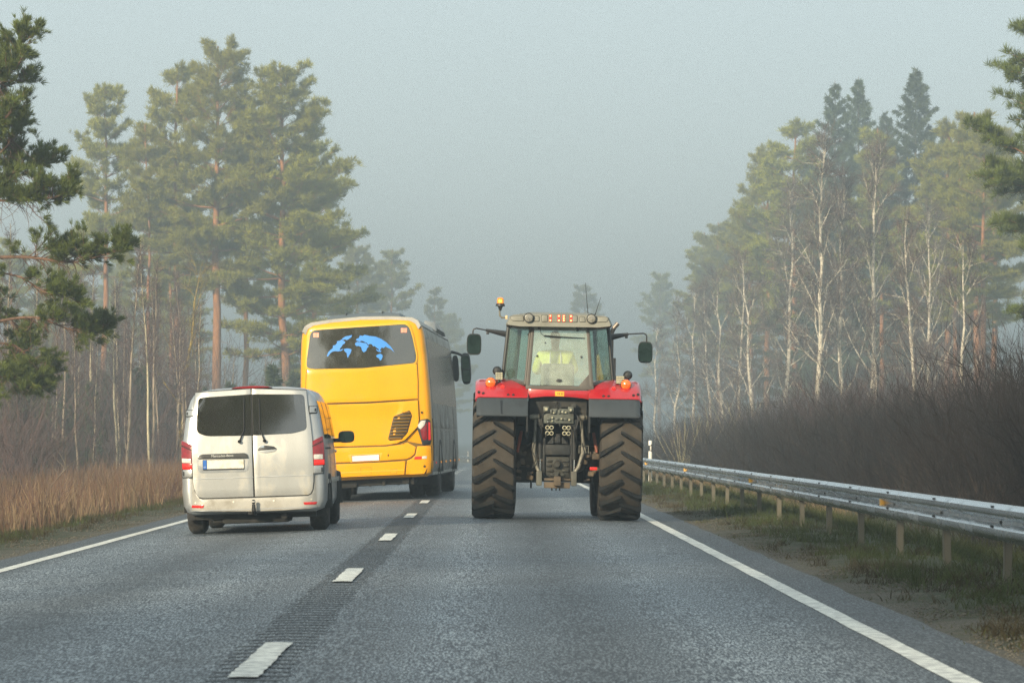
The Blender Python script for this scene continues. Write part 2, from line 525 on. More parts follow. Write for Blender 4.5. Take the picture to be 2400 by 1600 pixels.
# ================================================================== GUARD RAIL
RX = 4.27
steel = mat('galvanised_steel', (.50, .54, .575), .24, metal=.92, vary=.12, scale=2.5, dirt=(.30, .315, .325), dirt_scale=3, dirt_amt=.15, stretch=(1, .35, 1))
post_m = mat('post_steel', (.125, .112, .085), .7, metal=.25, vary=.25, scale=5, dirt=(.12, .11, .08), dirt_scale=9, dirt_amt=.4, stretch=(1, 1, .25))
dark_m = mat('black_rubber', (.012, .012, .013), .65, vary=.3)
amber_m = mat('amber_reflector', (.75, .42, .08), .3, vary=.1, dirt=(.3, .2, .08), dirt_amt=.3)
rail = tag(empty('guard_rail', (RX, 12, 0)), 'galvanised steel guard rail on posts along the right verge', 'guard rail')
Wp = [(-.002, .312), (-.030, .306), (-.070, .290), (-.083, .274), (-.083, .236), (-.076, .222), (-.030, .190), (-.004, .180), (-.002, .150), (-.030, .142),
      (-.070, .126), (-.083, .110), (-.083, .060), (-.076, .044), (-.030, .010), (-.004, 0)]
def beam_mesh(L):
    b = MB()
    sec = lambda y, o: [(x + o, y, z + (.36)) for x, z in Wp]
    prof = [(x, z) for x, z in Wp] + [(x + .004, z) for x, z in reversed(Wp)]
    b.loft([[(x, y, z + .37) for x, z in prof] for y in (0, L)])
    return b.mesh('rail_beam', 30)
beam = beam_mesh(4.12); beam.materials.append(steel)
pb = MB()
for (c, s) in (((.012 + .004, 0, .10), (.006, .10, 1.12)), ((.046, -.047, .10), (.06, .006, 1.12)), ((.046, .047, .10), (.06, .006, 1.12)),
               ((.075, -.036, .10), (.006, .022, 1.12)), ((.075, .036, .10), (.006, .022, 1.12))):
    pb.box(c, s)
post = pb.mesh('post', 30); post.materials.append(post_m)
bb = MB()
for z in (.37 + .288, .37 + .124):
    for dy in (-.035, .035): bb.box((-.081 if z < .6 else -.076, dy, z), (.02, .022, .009), rot=Matrix.Rotation(.5, 3, 'X'))
bb.box((-.006, 0, .526), (.014, .05, .03))
bolt = bb.mesh('bolts', 30); bolt.materials.append(dark_m)
rf = MB().box((-.028, 0, .525), (.05, .085, .12), .008); rf.box((-.02, .02, .525), (.05, .07, .10), .006)
refl = rf.mesh('reflector', 30); refl.materials.append(amber_m)
BEND0 = 30.35                                             # first post in the frame
y = BEND0 - 4 * 5
i = 0
rr = random.Random(5)
while y < 500:
    cx, cz = bend(y), dip(y) - .04
    yaw = -math.atan2(bend(y + 4) - cx, 4); pit = math.atan2(dip(y + 4) - dip(y), 4)
    o = link('rail_beam', beam, parent=rail); o.location = (cx + rr.uniform(-.002, .002), y - 12 - .06, cz + rr.uniform(-.002, .002))
    o.rotation_euler = (pit, 0, yaw)
    p = link('post', post, parent=rail); p.location = (cx + .004, y - 12, cz); p.rotation_euler = (0, rr.uniform(-.02, .02), yaw + rr.uniform(-.05, .05))
    if y < 160:
        q = tag(link('bolt', bolt, parent=rail), kind='stuff'); q.location = (cx, y - 12, cz)
    if i % 5 == 2:
        q = link('reflector', refl, parent=rail); q.location = (cx, y - 12 + 1.0, cz); q.rotation_euler = (0, 0, yaw)
    y += 4; i += 1

# ---- delineator posts
white_m = mat('white_plastic', (.74, .72, .66), .5, vary=.06, dirt=(.4, .36, .28), dirt_amt=.25, dirt_scale=6)
black_m = mat('black_plastic', (.016, .017, .018), .45, vary=.2)
for (px, Y, h, lab) in ((1524.6, 104.0, 1.19, 'white delineator post with black band behind the guard rail'),
                        (1097.0, 432.0, 1.25, 'white roadside post at the far bend beyond the yellow coach')):
    X = (px - VPX) * Y / F_PX
    r = tag(empty('delineator_post', (X, Y, ground_z(X, Y) - .02), (0, 0, .1)), lab, 'post')
    sec = [(.06 * math.cos(a) * (1 if math.cos(a) < .2 else .8), .045 * math.sin(a)) for a in [2 * math.pi * k / 12 for k in range(12)]]
    MB().loft([[(u, v, -.3) for u, v in sec], [(u, v, h - .30) for u, v in sec]]).obj('shaft', white_m, r)
    MB().loft([[(u * 1.02, v * 1.02, h - .30 - (u * .6)) for u, v in sec], [(u * 1.02, v * 1.02, h - .13 + u * .6) for u, v in sec]]).obj('band', black_m, r)
    MB().loft([[(u, v, h - .135) for u, v in sec], [(u, v, h - .02) for u, v in sec], [(u * .8, v * .8, h) for u, v in sec]]).obj('cap', white_m, r)
    MB().box((0, -.048, h - .215), (.035, .008, .12), .004).obj('reflector', white_m, r)
# ================================================================== shared vehicle pieces
tyre_m = mat('tyre_rubber', (.022, .021, .020), .8, vary=.3, scale=20, dirt=(.075, .065, .05), dirt_scale=5, dirt_amt=.35, bump=.3, bscale=60)
rim_m = mat('wheel_steel', (.35, .35, .34), .4, metal=.8, vary=.15, dirt=(.10, .09, .07), dirt_amt=.4)
under_m = mat('underbody', (.017, .017, .016), .85, vary=.4, scale=5, dirt=(.06, .055, .045), dirt_amt=.3)
red_lens = mat('red_lens', (.20, .004, .007), .12, vary=.25, scale=25, coat=1.0, emit=(1, .02, .01), estr=.02)
red_lit = mat('red_lamp_lit', (.55, .012, .008), .2, vary=.2, scale=60, coat=.6, emit=(1, .02, .01), estr=.30)
clear_lens = mat('clear_lens', (.62, .60, .55), .15, vary=.2, scale=30, coat=1.0)
mirror_m = mat('mirror_glass', (.62, .66, .66), .04, metal=1.0, vary=.03)
dmirror = mat('dark_mirror', (.035, .055, .045), .06, metal=1.0, vary=.3, scale=9)
chrome_m = mat('chrome', (.75, .75, .73), .15, metal=1.0, vary=.05)

def wheel(parent, c, R, w, rim_r, outward=1, tread=0):
    t = [( -w/2 + .02, rim_r), (-w/2, rim_r + .02), (-w/2 - .008, (R + rim_r)/2), (-w/2 + .006, R - .04), (-w/2 + .035, R - .008),
         (-w/4, R), (0, R + .002), (w/4, R), (w/2 - .035, R - .008), (w/2 - .006, R - .04), (w/2 + .008, (R + rim_r)/2), (w/2, rim_r + .02), (w/2 - .02, rim_r)]
    o = MB().lathe(t, c, seg=44).obj('tyre', tyre_m, parent)
    b = MB(); s = outward
    b.lathe([(s * (w/2 - .02), rim_r + .004), (s * (w/2 - .05), rim_r - .03), (s * (w/2 - .07), rim_r * .55), (s * (w/2 - .03), rim_r * .45), (s * (w/2 - .025), .001)], c, seg=32)
    b.lathe([(-s * (w/2 - .02), rim_r + .004), (-s * (w/2 - .10), rim_r * .5), (-s * (w/2 - .10), .001)], c, seg=24)
    r = b.obj('rim', rim_m, parent)
    return o, r

# ================================================================== SILVER VAN
VAN_Y = 47.85
van_x = -3.10
van = tag(empty('panel_van', (van_x, VAN_Y, cross_z(van_x)), (0, -.0345, 0)),
          'dusty silver panel van with twin rear doors and tow hitch', 'van')
silver = mat('van_silver', (.40, .415, .425), .34, metal=.55, vary=.05, coat=.35, dirt=(.42, .40, .35), dirt_scale=2.5, dirt_amt=.15)
silver_d = mat('van_silver_dusty', (.46, .46, .445), .33, metal=.62, vary=.06, scale=3, coat=.15, dirt=(.35, .315, .245), dirt_scale=2.6, dirt_amt=.28, stretch=(1, 1, .45))
van_grey = mat('van_bumper_dusty', (.40, .385, .35), .5, metal=.25, vary=.08, dirt=(.26, .235, .19), dirt_scale=3, dirt_amt=.35)
gap_m = mat('panel_gap', (.012, .012, .012), .8, vary=.2)
tint = glass('van_rear_glass', (.13, .135, .13), (.20, .185, .15), .07, .04, .24)
white_p = mat('plate_white', (.72, .69, .60), .45, vary=.06, dirt=(.5, .45, .35), dirt_amt=.3, dirt_scale=8)
blue_p = mat('plate_blue', (.02, .13, .46), .4, vary=.1)
letter_m = mat('letter_chrome', (.6, .6, .58), .35, metal=.3, vary=.05)

def v_lean(z): return .15 * max(0.0, z - 1.0) + .02 * max(0, .45 - z)
def v_hw(z): return float(np.interp(z, [.26, .40, .55, .85, 1.08, 1.24, 1.50, 1.66, 1.78, 1.855], [.90, .945, .953, .955, .946, .930, .892, .858, .815, .76]))
def v_edge(x, z=.85): return .085 * max(0.0, (abs(x) / v_hw(z) - .78) / .22) ** 2.6
def VP(u, v, d): return (u, v_lean(v) + v_edge(u, v) - d, v)
def vz(zx, zy):                                            # crop pixel of the van -> local (x, z)
    dx, dy = zx - 798, 1483 - zy
    return ((dx + .0286 * dy - 22) / 715.7, (dy - .036 * dx) / 715.7)
def vpoly(pts): return [vz(*p) for p in pts]
def sympoly(pts):                                          # left-half outline -> mirrored copy
    return [(-x, z) for x, z in reversed(pts)]

hp = [(0, .26), (.80, .26), (.90, .30), (.945, .40), (.953, .55), (.955, .85), (.946, 1.08), (.930, 1.24), (.892, 1.50), (.858, 1.66), (.815, 1.78), (.76, 1.855),
      (.68, 1.895), (.45, 1.922), (0, 1.938)]
prof = hp + [(-x, z) for x, z in hp[-2:0:-1]]
def vsec(y, sx=1.0, top=1.938, lean=1.0, bot=.26):
    k = (top - bot) / (1.938 - bot)
    return [(x * sx, y + v_lean(z) * lean, bot + (z - .26) * k) for x, z in prof]
b = MB()
secs = []
for (d, s) in ((.02, .90), (.035, .94), (.06, .968), (.10, .988), (.18, 1.0)):
    secs.append([(x * s, d + v_lean(z) * 1.0, 1.1 + (z - 1.1) * (s ** .5)) for x, z in prof])
secs += [vsec(.9, 1, lean=.6), vsec(1.8, 1, lean=.0), vsec(3.0, 1, lean=0), vsec(3.35, .99, 1.92, 0), vsec(3.75, .98, 1.72, 0), vsec(4.25, .97, 1.28, 0),
         vsec(4.75, .95, 1.10, 0), vsec(5.0, .90, .96, 0), vsec(5.10, .82, .80, 0, .3)]
b.loft(secs)
b.obj('body', silver, van, 50)
# dark seams behind the doors, then the doors themselves
Ldoor = vpoly([(250, 158), (777, 121), (805, 1137), (330, 1152), (290, 1143), (262, 1112), (246, 1062), (235, 1000), (224, 740), (227, 560), (233, 330)])
Rdoor = vpoly([(789, 120), (1303, 133), (1320, 290), (1345, 450), (1361, 600), (1371, 850), (1371, 1000), (1362, 1070), (1344, 1106), (1316, 1119), (819, 1136)])
def grow(poly, e):
    cx = sum(p[0] for p in poly) / len(poly); cz = sum(p[1] for p in poly) / len(poly)
    w = max(abs(p[0] - cx) for p in poly); h = max(abs(p[1] - cz) for p in poly)
    return [(cx + (x - cx) * (1 + e / w), cz + (z - cz) * (1 + e / h)) for x, z in poly]
MB().panel(grow(Ldoor, .009), VP, .012, .03, (.08, .12)).panel(grow(Rdoor, .009), VP, .0118, .03, (.08, .12)).obj('door_seal', gap_m, van)
d1 = MB().panel(Ldoor, VP, .020, .02, (.08, .12), .006).obj('rear_door', silver_d, van)
d2 = MB().panel(Rdoor, VP, .020, .02, (.08, .12), .006).obj('rear_door', silver_d, van)
d1['label'] = 'left rear door carrying the number plate'; d2['label'] = 'right rear door with the oval handle'
Lwin = rpoly(vpoly([(283, 206), (781, 171), (793, 562), (395, 569), (330, 560), (271, 530), (270, 400)]), [.05, 0, 0, .05, .05, .06, 0])
Rwin = rpoly(vpoly([(789, 171), (1281, 172), (1306, 440), (1306, 505), (1180, 541), (801, 561)]), [0, .05, .05, .06, .06, 0])
seal = mat('window_seal_backing', (.014, .014, .014), .4, vary=.1)
for dd, wv in ((d1, Lwin), (d2, Rwin)):
    MB().panel(wv, VP, .0235, .012, (.08, .08)).obj('window_seal_backing', seal, dd)  # seal rim; its full black sheet stands in for the unlit interior
    MB().panel(grow(wv, -.006), VP, .027, .004, (.08, .08)).obj('window', tint, dd)
# pressed swage line and lower fold
for (a, c, dd) in (((246, 974), (804, 955), d1), ((815, 953), (1366, 934), d2)):
    p = [vz(*a), vz(*c)]
    MB().panel([(p[0][0], p[0][1] - .006), (p[1][0], p[1][1] - .006), (p[1][0], p[1][1] + .006), (p[0][0], p[0][1] + .006)], VP, .023, .01, (.08, 0), .003).obj('swage_line', silver, dd)
# plate recess, light bar, lettering, plate
rec = rpoly(vpoly([(283, 738), (757, 724), (764, 800), (756, 905), (285, 918), (277, 830)]), .06)
MB().panel(rec, VP, .0225, .008, (.08, 0), .004).obj('plate_recess', silver, d1)
bar = rpoly(vpoly([(281, 782), (296, 748), (330, 739), (720, 726), (750, 738), (760, 770), (757, 775)]), .012)
MB().panel(bar, VP, .040, .03, (.08, 0), .006).obj('light_bar', black_m, d1)
me = text_mesh('Mercedes-Benz', .047, .002); me.materials.append(letter_m)
tx, tz = vz(514, 753)
t = link('lettering', me, parent=d1); t.location = (tx, v_lean(tz) + v_edge(tx) - .0405, tz); t.rotation_euler = (math.radians(90), math.radians(-.0), 0)
pl = rpoly(vpoly([(328, 793), (717, 782), (719, 878), (330, 890)]), .006)
pm = MB().panel(pl, VP, .034, .012).obj('number_plate', black_m, d1)
MB().panel(vpoly([(331, 796), (365, 795), (367, 877), (333, 879)]), VP, .0365, .006).obj('plate_band', blue_p, d1)
me = text_mesh('EST', .018, .0006); me.materials.append(white_p)
tx, tz = vz(349, 862); t = link('plate_letters', me, parent=d1); t.location = (tx, v_lean(tz) + v_edge(tx) - .037, tz); t.rotation_euler = (math.radians(90), 0, 0)
MB().panel(vpoly([(369, 795), (714, 785), (716, 868), (371, 877)]), VP, .0365, .006).obj('plate_face', white_p, d1)
# handle
MB().panel(rpoly(vpoly([(845, 690), (862, 660), (920, 652), (1000, 662), (1033, 690), (1005, 714), (920, 728), (862, 716)]), .03), VP, .026, .01, None, .004).obj('handle_cup', silver, d2)
MB().panel(rpoly(vpoly([(848, 684), (915, 655), (1000, 663), (1030, 688), (1000, 690), (848, 704)]), .012), VP, .034, .02, None, .006).obj('handle', black_m, d2)
MB().panel(rpoly(vpoly([(846, 676), (905, 654), (908, 675), (850, 682)]), .008), VP, .036, .014, None, .003).obj('handle_trim', chrome_m, d2)
# wipers
for pts, dd in (([(675, 618), (718, 505), (715, 210)], d1), ([(912, 611), (866, 500), (858, 210)], d2)):
    q = []
    for (a, c) in pts:
        x, z = vz(a, c); q.append(Vector(VP(x, z, .05)))
    w = MB(); w.tube([q[0], q[1]], [.012, .007], 6)
    w.lathe([(-.02, .022), (.01, .022), (.022, .001)], (q[0].x, q[0].y, q[0].z), 'y', 12)
    w.tube([q[1] + (q[1] - q[2]) * .0, q[2]], [.008, .006], 6)
    w.obj('wiper', dark_m, dd)
# tail lamps
TL = [(119, 608), (222, 652), (229, 884), (131, 884), (121, 760)]
TR = [(1362, 612), (1457, 562), (1470, 650), (1477, 838), (1372, 843)]
for pts, subs in ((TL, ([(127, 778), (217, 782), (219, 822), (129, 820)], [(133, 828), (228, 828), (228, 880), (135, 880)])),
                  (TR, ([(1374, 738), (1459, 736), (1460, 782), (1375, 784)], [(1378, 790), (1474, 786), (1475, 834), (1379, 838)]))):
    o = MB().panel(rpoly(vpoly(pts), .012), VP, .03, .06, (.03, .1), .008).obj('tail_lamp', red_lens, van)
    MB().panel(vpoly(subs[0]), VP, .0335, .012, (.03, .1), .003).obj('reversing_lens', clear_lens, o)
    MB().panel(vpoly(subs[1]), VP, .0335, .012, (.03, .1), .003).obj('lower_lens', red_lit, o)
    x = [p[0] for p in vpoly(pts)]
    MB().panel(vpoly([(a[0] + (3 if pts is TL else 0), a[1] + 45) for a in pts[:2]] + [(a[0], a[1] + 55) for a in pts[:2]][::-1]), VP, .033, .008, (.03, 0)).obj('lens_rib', gap_m, o)
# hinges
for (x0, x1, y0, y1) in ((166, 232, 327, 381), (136, 226, 886, 958), (1334, 1400, 287, 345), (1373, 1463, 843, 916)):
    q = vpoly([(x0, y0), (x1, y0 - (x1 - x0) * .03), (x1, y1 - (x1 - x0) * .03), (x0, y1)])
    MB().panel(grow(q, .008), VP, .014, .05, (.03, 0)).obj('hinge_gap', gap_m, van)
    h = MB().panel(rpoly(q, .008), VP, .034, .05, (.03, 0), .006).obj('hinge', silver, van)
    xm = (x1 - 12) if x0 > 800 else (x0 + 10)
    MB().panel(rpoly(vpoly([(xm - 6, y0 + 16), (xm + 6, y0 + 16), (xm + 6, y1 - 12), (xm - 6, y1 - 12)]), .004), VP, .038, .01).obj('hinge_slot', gap_m, h)
bump_red = mat('reflector_red_glow', (.50, .012, .010), .2, vary=.15, scale=40, coat=.6, emit=(1, .02, .01), estr=.08)  # unlit reflectors: the emission paints in their bright return of light
# bumper
def BP(u, v, d): return (u, -.045 + .02 * abs(v - .36) + .30 * max(0.0, (abs(u) - .62) / .34) ** 2.4 - d, v)
bp = vpoly([(120, 960), (226, 962), (237, 1010), (252, 1075), (270, 1118), (295, 1152), (330, 1162), (809, 1147), (1318, 1128), (1352, 1112), (1372, 1068), (1378, 940), (1466, 925),
            (1475, 1000), (1480, 1130), (1465, 1200), (1420, 1235), (1360, 1248), (1080, 1268), (810, 1278), (500, 1279), (260, 1280), (165, 1272), (135, 1230), (118, 1100)])
MB().panel(bp, BP, .02, .07, (.06, .06), .012).obj('bumper', van_grey, van, 60)
for pts in ([(203, 1220), (342, 1217), (331, 1245), (212, 1244)], [(1275, 1188), (1412, 1183), (1391, 1208), (1286, 1211)]):
    MB().panel(vpoly(pts), BP, .026, .012, (.05, 0), .003).obj('reflector', bump_red, van)
for (a, c) in ((258, 1198), (618, 1187), (998, 1174), (1353, 1163)):
    x, z = vz(a, c); MB().panel(circ(x, z, .013, 14), BP, .026, .012, None, .003).obj('parking_sensor', white_p, van)
x0, z0 = vz(170, 1272); x1, z1 = vz(1400, 1240)
MB().panel([(x0, z0 - .012), (x1, z0 - .012), (x1, z0 + .0), (x0, z0 + .0)], BP, .024, .02, (.06, 0)).obj('bumper_lip', silver, van)
# third brake lamp on the roof edge
th = vpoly([(592, 117), (640, 104), (720, 96), (800, 92), (880, 93), (940, 98), (976, 105), (880, 111), (780, 116), (680, 119)])
MB().panel(th, lambda u, v, d: (u, .105 + .02 - d, v), .0, .14, (.1, 0), .006).obj('brake_lamp', red_lens, van)
# tow hitch
tb = MB(); hx, hz = vz(806, 1180); bx_, bz_ = vz(808, 1290)
tb.tube([(0, .05, bz_), (0, -.10, bz_), (0, -.16, bz_ + .04), (0, -.16, hz - .035)], [.03, .03, .028, .022], 10)
tb.lathe([(-.035, .001), (-.03, .018), (-.012, .026), (.005, .026), (.02, .016), (.026, .001)], (0, -.16, hz), 'z', 16)
tb.box((-.055, .02, bz_ + .01), (.07, .12, .06), .01)
tb.obj('tow_hitch', dark_m, van)
MB().lathe([(.0, .0265), (.012, .027), (.014, .0265)], (0, -.16, hz - .01), 'z', 16).obj('hitch_ring', clear_lens, van)
# underbody, exhaust, mud flaps, wheels
ub = MB(); ub.box((0, 2.5, .27), (1.62, 4.6, .16), .03); ub.box((.0, .55, .20), (.9, .7, .14), .04); ub.box((0, .95, .24), (1.5, .14, .12), .03)
ub.tube([(.38, .12, .22), (.38, .9, .21), (.2, 1.6, .2)], .045, 10); ub.box((-.35, .5, .19), (.45, .5, .1), .03)
ub.obj('underbody', under_m, van)
for s in (-1, 1):
    MB().panel(rpoly([(s * .68, .19), (s * .93, .19), (s * .93, .36), (s * .68, .36)], .03), lambda u, v, d: (u, .46 - d, v), 0, .012, None, .003).obj('mud_flap', dark_m, van)
    for wy in (.88, 4.08):
        wheel(van, (s * .815, wy, .335), .335, .235, .21, s)
        ar = MB().lathe([(-.02, .33), (.02, .36), (.03, .41), (-.02, .43)], (s * .945, wy, .335), 'x', 28, -.1, math.pi + .1)
        ar.obj('wheel_arch', under_m, van)
# sides: windows, mouldings, sliding-door rail, door cuts, mirrors
def SP(s):
    zz, xx = [z for x, z in hp[2:13]], [x for x, z in hp[2:13]]
    return lambda u, v, d: (s * (float(np.interp(v, zz, xx)) + d), u, v)
side_glass = glass('van_side_glass', (.12, .13, .13), (.2, .2, .2), .06, .03)
for s in (-1, 1):
    for (u0, u1, n) in ((.42, 1.45, 'side_window'), (1.55, 2.75, 'side_window'), (2.85, 3.55, 'door_window')):
        MB().panel(rpoly([(u0, 1.22), (u1, 1.22), (u1, 1.72), (u0 + .03, 1.72)], .06), SP(s), .006, .01, (0, .1)).obj(n, side_glass, van)
    for u in (1.50, 2.80): MB().panel([(u, .34), (u + .008, .34), (u + .008, 1.80), (u, 1.80)], SP(s), .002, .01, (0, .1)).obj('door_cut', gap_m, van)
    MB().panel([(.30, 1.075), (1.9, 1.075), (1.9, 1.10), (.30, 1.10)], SP(s), .003, .01, (.3, 0)).obj('slide_rail', gap_m, van)
    MB().panel([(.35, .62), (4.3, .62), (4.3, .68), (.35, .68)], SP(s), .012, .014, (.4, 0), .004).obj('side_moulding', van_grey, van)
    MB().panel(rpoly([(2.86, 1.02), (3.06, 1.02), (3.06, 1.06), (2.86, 1.06)], .015), SP(s), .03, .02, None, .006).obj('side_handle', silver, van)
    mx = s * 1.10
    mo = MB().loft([[(mx + .115 * math.copysign(abs(math.cos(a)) ** .6, math.cos(a)) * k, 3.55 + dy, 1.235 + .085 * math.copysign(abs(math.sin(a)) ** .6, math.sin(a)) * k)
                     for a in [2 * math.pi * q / 20 for q in range(20)]] for (dy, k) in ((0, .93), (.015, 1), (.08, .95), (.15, .6))])
    mo.box((s * .96, 3.62, 1.19), (.14, .06, .06), .02)
    mo = mo.obj('wing_mirror', black_m, van)
    MB().panel([(mx + .10 * math.copysign(abs(math.cos(a)) ** .6, math.cos(a)), 1.235 + .072 * math.copysign(abs(math.sin(a)) ** .6, math.sin(a))) for a in [2 * math.pi * q / 20 for q in range(20)]],
               lambda u, v, d: (u, 3.548 - d, v), .003, .004).obj('mirror_glass', dmirror, mo)
# ================================================================== YELLOW COACH
BUS_Y, bus_x = 71.0, -2.36
BUS_YAW = -.036
bus = tag(empty('coach', (bus_x, BUS_Y, cross_z(bus_x)), (0, -.051, BUS_YAW)),
          'yellow touring coach with grey sides and a blue world map on its rear window', 'bus')
yellow = mat('coach_yellow', (.82, .355, .0002), .28, vary=.05, scale=2, coat=.30, spec=.25, dirt=(.62, .33, .012), dirt_scale=1.8, dirt_amt=.18)
yellow_s = mat('coach_yellow_recess', (.70, .40, .008), .38, vary=.05, coat=.3, dirt=(.45, .29, .04), dirt_amt=.22)
bgrey = mat('coach_grey', (.185, .18, .165), .40, metal=.35, vary=.06, scale=2, coat=.2, dirt=(.15, .135, .105), dirt_scale=1.5, dirt_amt=.35)
broof = mat('coach_roof', (.36, .35, .32), .5, vary=.08, dirt=(.25, .23, .19), dirt_amt=.3)
bglass = glass('coach_rear_glass', (.11, .105, .09), (.30, .275, .20), .10, .05, .22)
bside = mat('coach_side_glass', (.055, .057, .057), .16, vary=.1, scale=1.5)
map_m = mat('map_blue', (.03, .24, .72), .45, vary=.12, scale=3)

def b_hw(z): return float(np.interp(z, [.47, .60, .9, 1.5, 2.0, 2.4, 2.85, 3.2, 3.36, 3.47], [1.21, 1.255, 1.27, 1.275, 1.272, 1.258, 1.235, 1.205, 1.175, 1.12]))
def b_rear(u, v):                      # rear surface: convex, leaning forwards at the top
    return .10 * max(0, (v - 1.9) / 1.6) ** 1.3 + .10 * max(0, (.95 - v)) ** 2 + .05 * (u / 1.2) ** 2 + .10 * max(0.0, (abs(u) / b_hw(v) - .84) / .16) ** 2.6
def RP(u, v, d): return (u, b_rear(u, v) - d, v)
def bz2(zx, zy):                       # left lower in the crop: lift it back
    c = 548 + .053 * (zy - 150)
    return ((zx - c) / 391.5, (1512 - (zy - .052 * (c - zx))) / 391.5)
def bpoly(pts): return [bz2(*p) for p in pts]

BH = 3.60
hb = [(0, .42), (1.12, .42), (1.21, .47), (1.255, .60), (1.27, .9), (1.275, 1.5), (1.272, 2.0), (1.258, 2.4), (1.235, 2.85), (1.205, 3.2), (1.175, 3.36), (1.12, 3.47), (1.0, 3.535), (.6, 3.575), (0, 3.60)]
bprof = hb + [(-x, z) for x, z in hb[-2:0:-1]]
def bsec(y, s=1.0, top=0, rear=1.0):
    return [(x * s, y + b_rear(0, z) * rear, z) for x, z in bprof]
L = 12.3
# yellow rear shell (wraps the corners), grey body behind it
MB().loft([[(x * s, .03 + d + b_rear(0, z), 1.8 + (z - 1.8) * (1 - (1 - s) * .35)) for x, z in bprof] for (d, s) in ((.02, .90), (.045, .945), (.08, .972), (.12, .99), (.18, 1.0), (.42, 1.0))], True, False).obj('rear_shell', yellow, bus, 55)
sx_ = [bsec(.42, 1.0, rear=1.0), bsec(1.2, 1, rear=.5), bsec(2.2, 1, rear=0), bsec(10.6, 1, rear=0), bsec(11.6, .99, rear=0)]
sx_.append([(x * .93, 12.1 - .5 * max(0, (z - 1.4) / 2.2), z) for x, z in bprof]); sx_.append([(x * .82, 12.3 - .6 * max(0, (z - 1.4) / 2.2), z if z < 3.4 else 3.4) for x, z in bprof])
MB().loft(sx_, False, True).obj('body', bgrey, bus, 55)
# grey roof rim above the yellow frame
rim = [(x, z) for x, z in hb[10:]]
rt = [(x * 1.012, z + .012) for x, z in rim] + [(-x * 1.012, z + .012) for x, z in rim[-2::-1]]
rt2 = [(x * .985, z - .05) for x, z in rim] + [(-x * .985, z - .05) for x, z in rim[-2::-1]]
secs = []
for y, k in ((.06, .975), (.12, .995), (.3, 1.0), (11.0, 1.0)):
    secs.append([(x * k, y + (b_rear(0, z) if y < 1 else 0), z) for x, z in rt] + [(x * k * .98, y + (b_rear(0, z) if y < 1 else 0), z) for x, z in rt2[::-1]])
MB().loft(secs).obj('roof_rim', broof, bus, 50)
# roof units
ru = MB()
ru.loft([[(x, y, 3.58 + h) for x, h in ((-.78, 0), (-.70, .10 * k), (-.35, .135 * k), (.35, .135 * k), (.70, .10 * k), (.78, 0))] for y, k in ((.9, .4), (1.2, 1), (4.0, 1.05), (4.3, .5))])
ru.loft([[(x, y, 3.58 + h) for x, h in ((-.7, 0), (-.6, .09 * k), (.6, .09 * k), (.7, 0))] for y, k in ((5.6, .3), (5.9, 1), (8.4, 1), (8.8, .3))])
ro = ru.obj('air_conditioner', mat('roof_unit_grey', (.10, .115, .12), .5, vary=.1), bus, 30)
for x in (-.36, .36): MB().box((x, 2.6, 3.70), (.02, 3.0, .06), .004).obj('seam', gap_m, ro)
MB().loft([[(1.0 + x, y, z) for x, z in ((-.1, 3.46), (.15, 3.40), (.24, 3.36 + .10 * k), (.20, 3.36 + .22 * k), (0, 3.44 + .20 * k))] for y, k in ((4.6, .3), (4.9, 1), (8.0, 1), (8.5, .3))]).obj('roof_pod', broof, bus, 45)
# rear window
win = rpoly(bpoly([(163, 207), (905, 158), (938, 260), (968, 400), (960, 452), (560, 492), (200, 499), (131, 492), (135, 420)]), [.12, .12, 0, .05, .10, 0, 0, .10, 0])
frame_y = MB().panel(grow(win, .05), RP, .012, .04, (.1, .12), .010).obj('window_surround', yellow_s, bus)
MB().panel(grow(win, .008), RP, .016, .03, (.1, .12)).obj('window_seal_backing', seal, bus)  # black sheet behind the whole pane also imitates the coach's dark inside
wo = MB().panel(win, RP, .0195, .004, (.1, .12)).obj('rear_window', bglass, bus)
lands = {
 'north_america': [(285, 402), (296, 372), (318, 350), (330, 343), (333, 320), (350, 318), (365, 300), (360, 288), (382, 284), (400, 273), (412, 284), (428, 292), (420, 308), (408, 312), (398, 330), (386, 345), (384, 357), (395, 352), (411, 345), (406, 356), (394, 363), (372, 366), (345, 364), (328, 368), (312, 380), (296, 404)],
 'greenland': [(401, 268), (428, 251), (455, 246), (480, 240), (472, 258), (455, 270), (440, 279), (424, 274), (410, 279)],
 'south_america': [(415, 349), (436, 343), (452, 343), (476, 351), (470, 374), (458, 396), (447, 418), (440, 398), (438, 378), (424, 368)],
 'eurasia': [(509, 282), (514, 268), (532, 262), (538, 243), (560, 247), (575, 238), (612, 247), (660, 252), (702, 270), (742, 296), (778, 332), (804, 374), (776, 347), (752, 338), (735, 328), (722, 340), (706, 336), (697, 350), (690, 368), (680, 345), (666, 336), (652, 325), (640, 326), (630, 310), (612, 308), (605, 318), (592, 300), (580, 296), (562, 287), (548, 284), (538, 292), (522, 286)],
 'africa': [(503, 302), (518, 292), (540, 294), (562, 299), (588, 303), (598, 320), (608, 326), (592, 344), (588, 362), (568, 373), (556, 360), (548, 332), (530, 324), (512, 326), (502, 314)],
 'australia': [(664, 398), (680, 388), (698, 384), (712, 393), (714, 408), (704, 430), (694, 436), (686, 418), (668, 410)],
 'islands': [(664, 346), (676, 356), (690, 362), (704, 360), (700, 372), (682, 368), (668, 360)],
}
for k, pts in lands.items():
    MB().panel(bpoly(pts), RP, .0225, .0025, (.1, .12)).obj('map_' + k, map_m, wo)
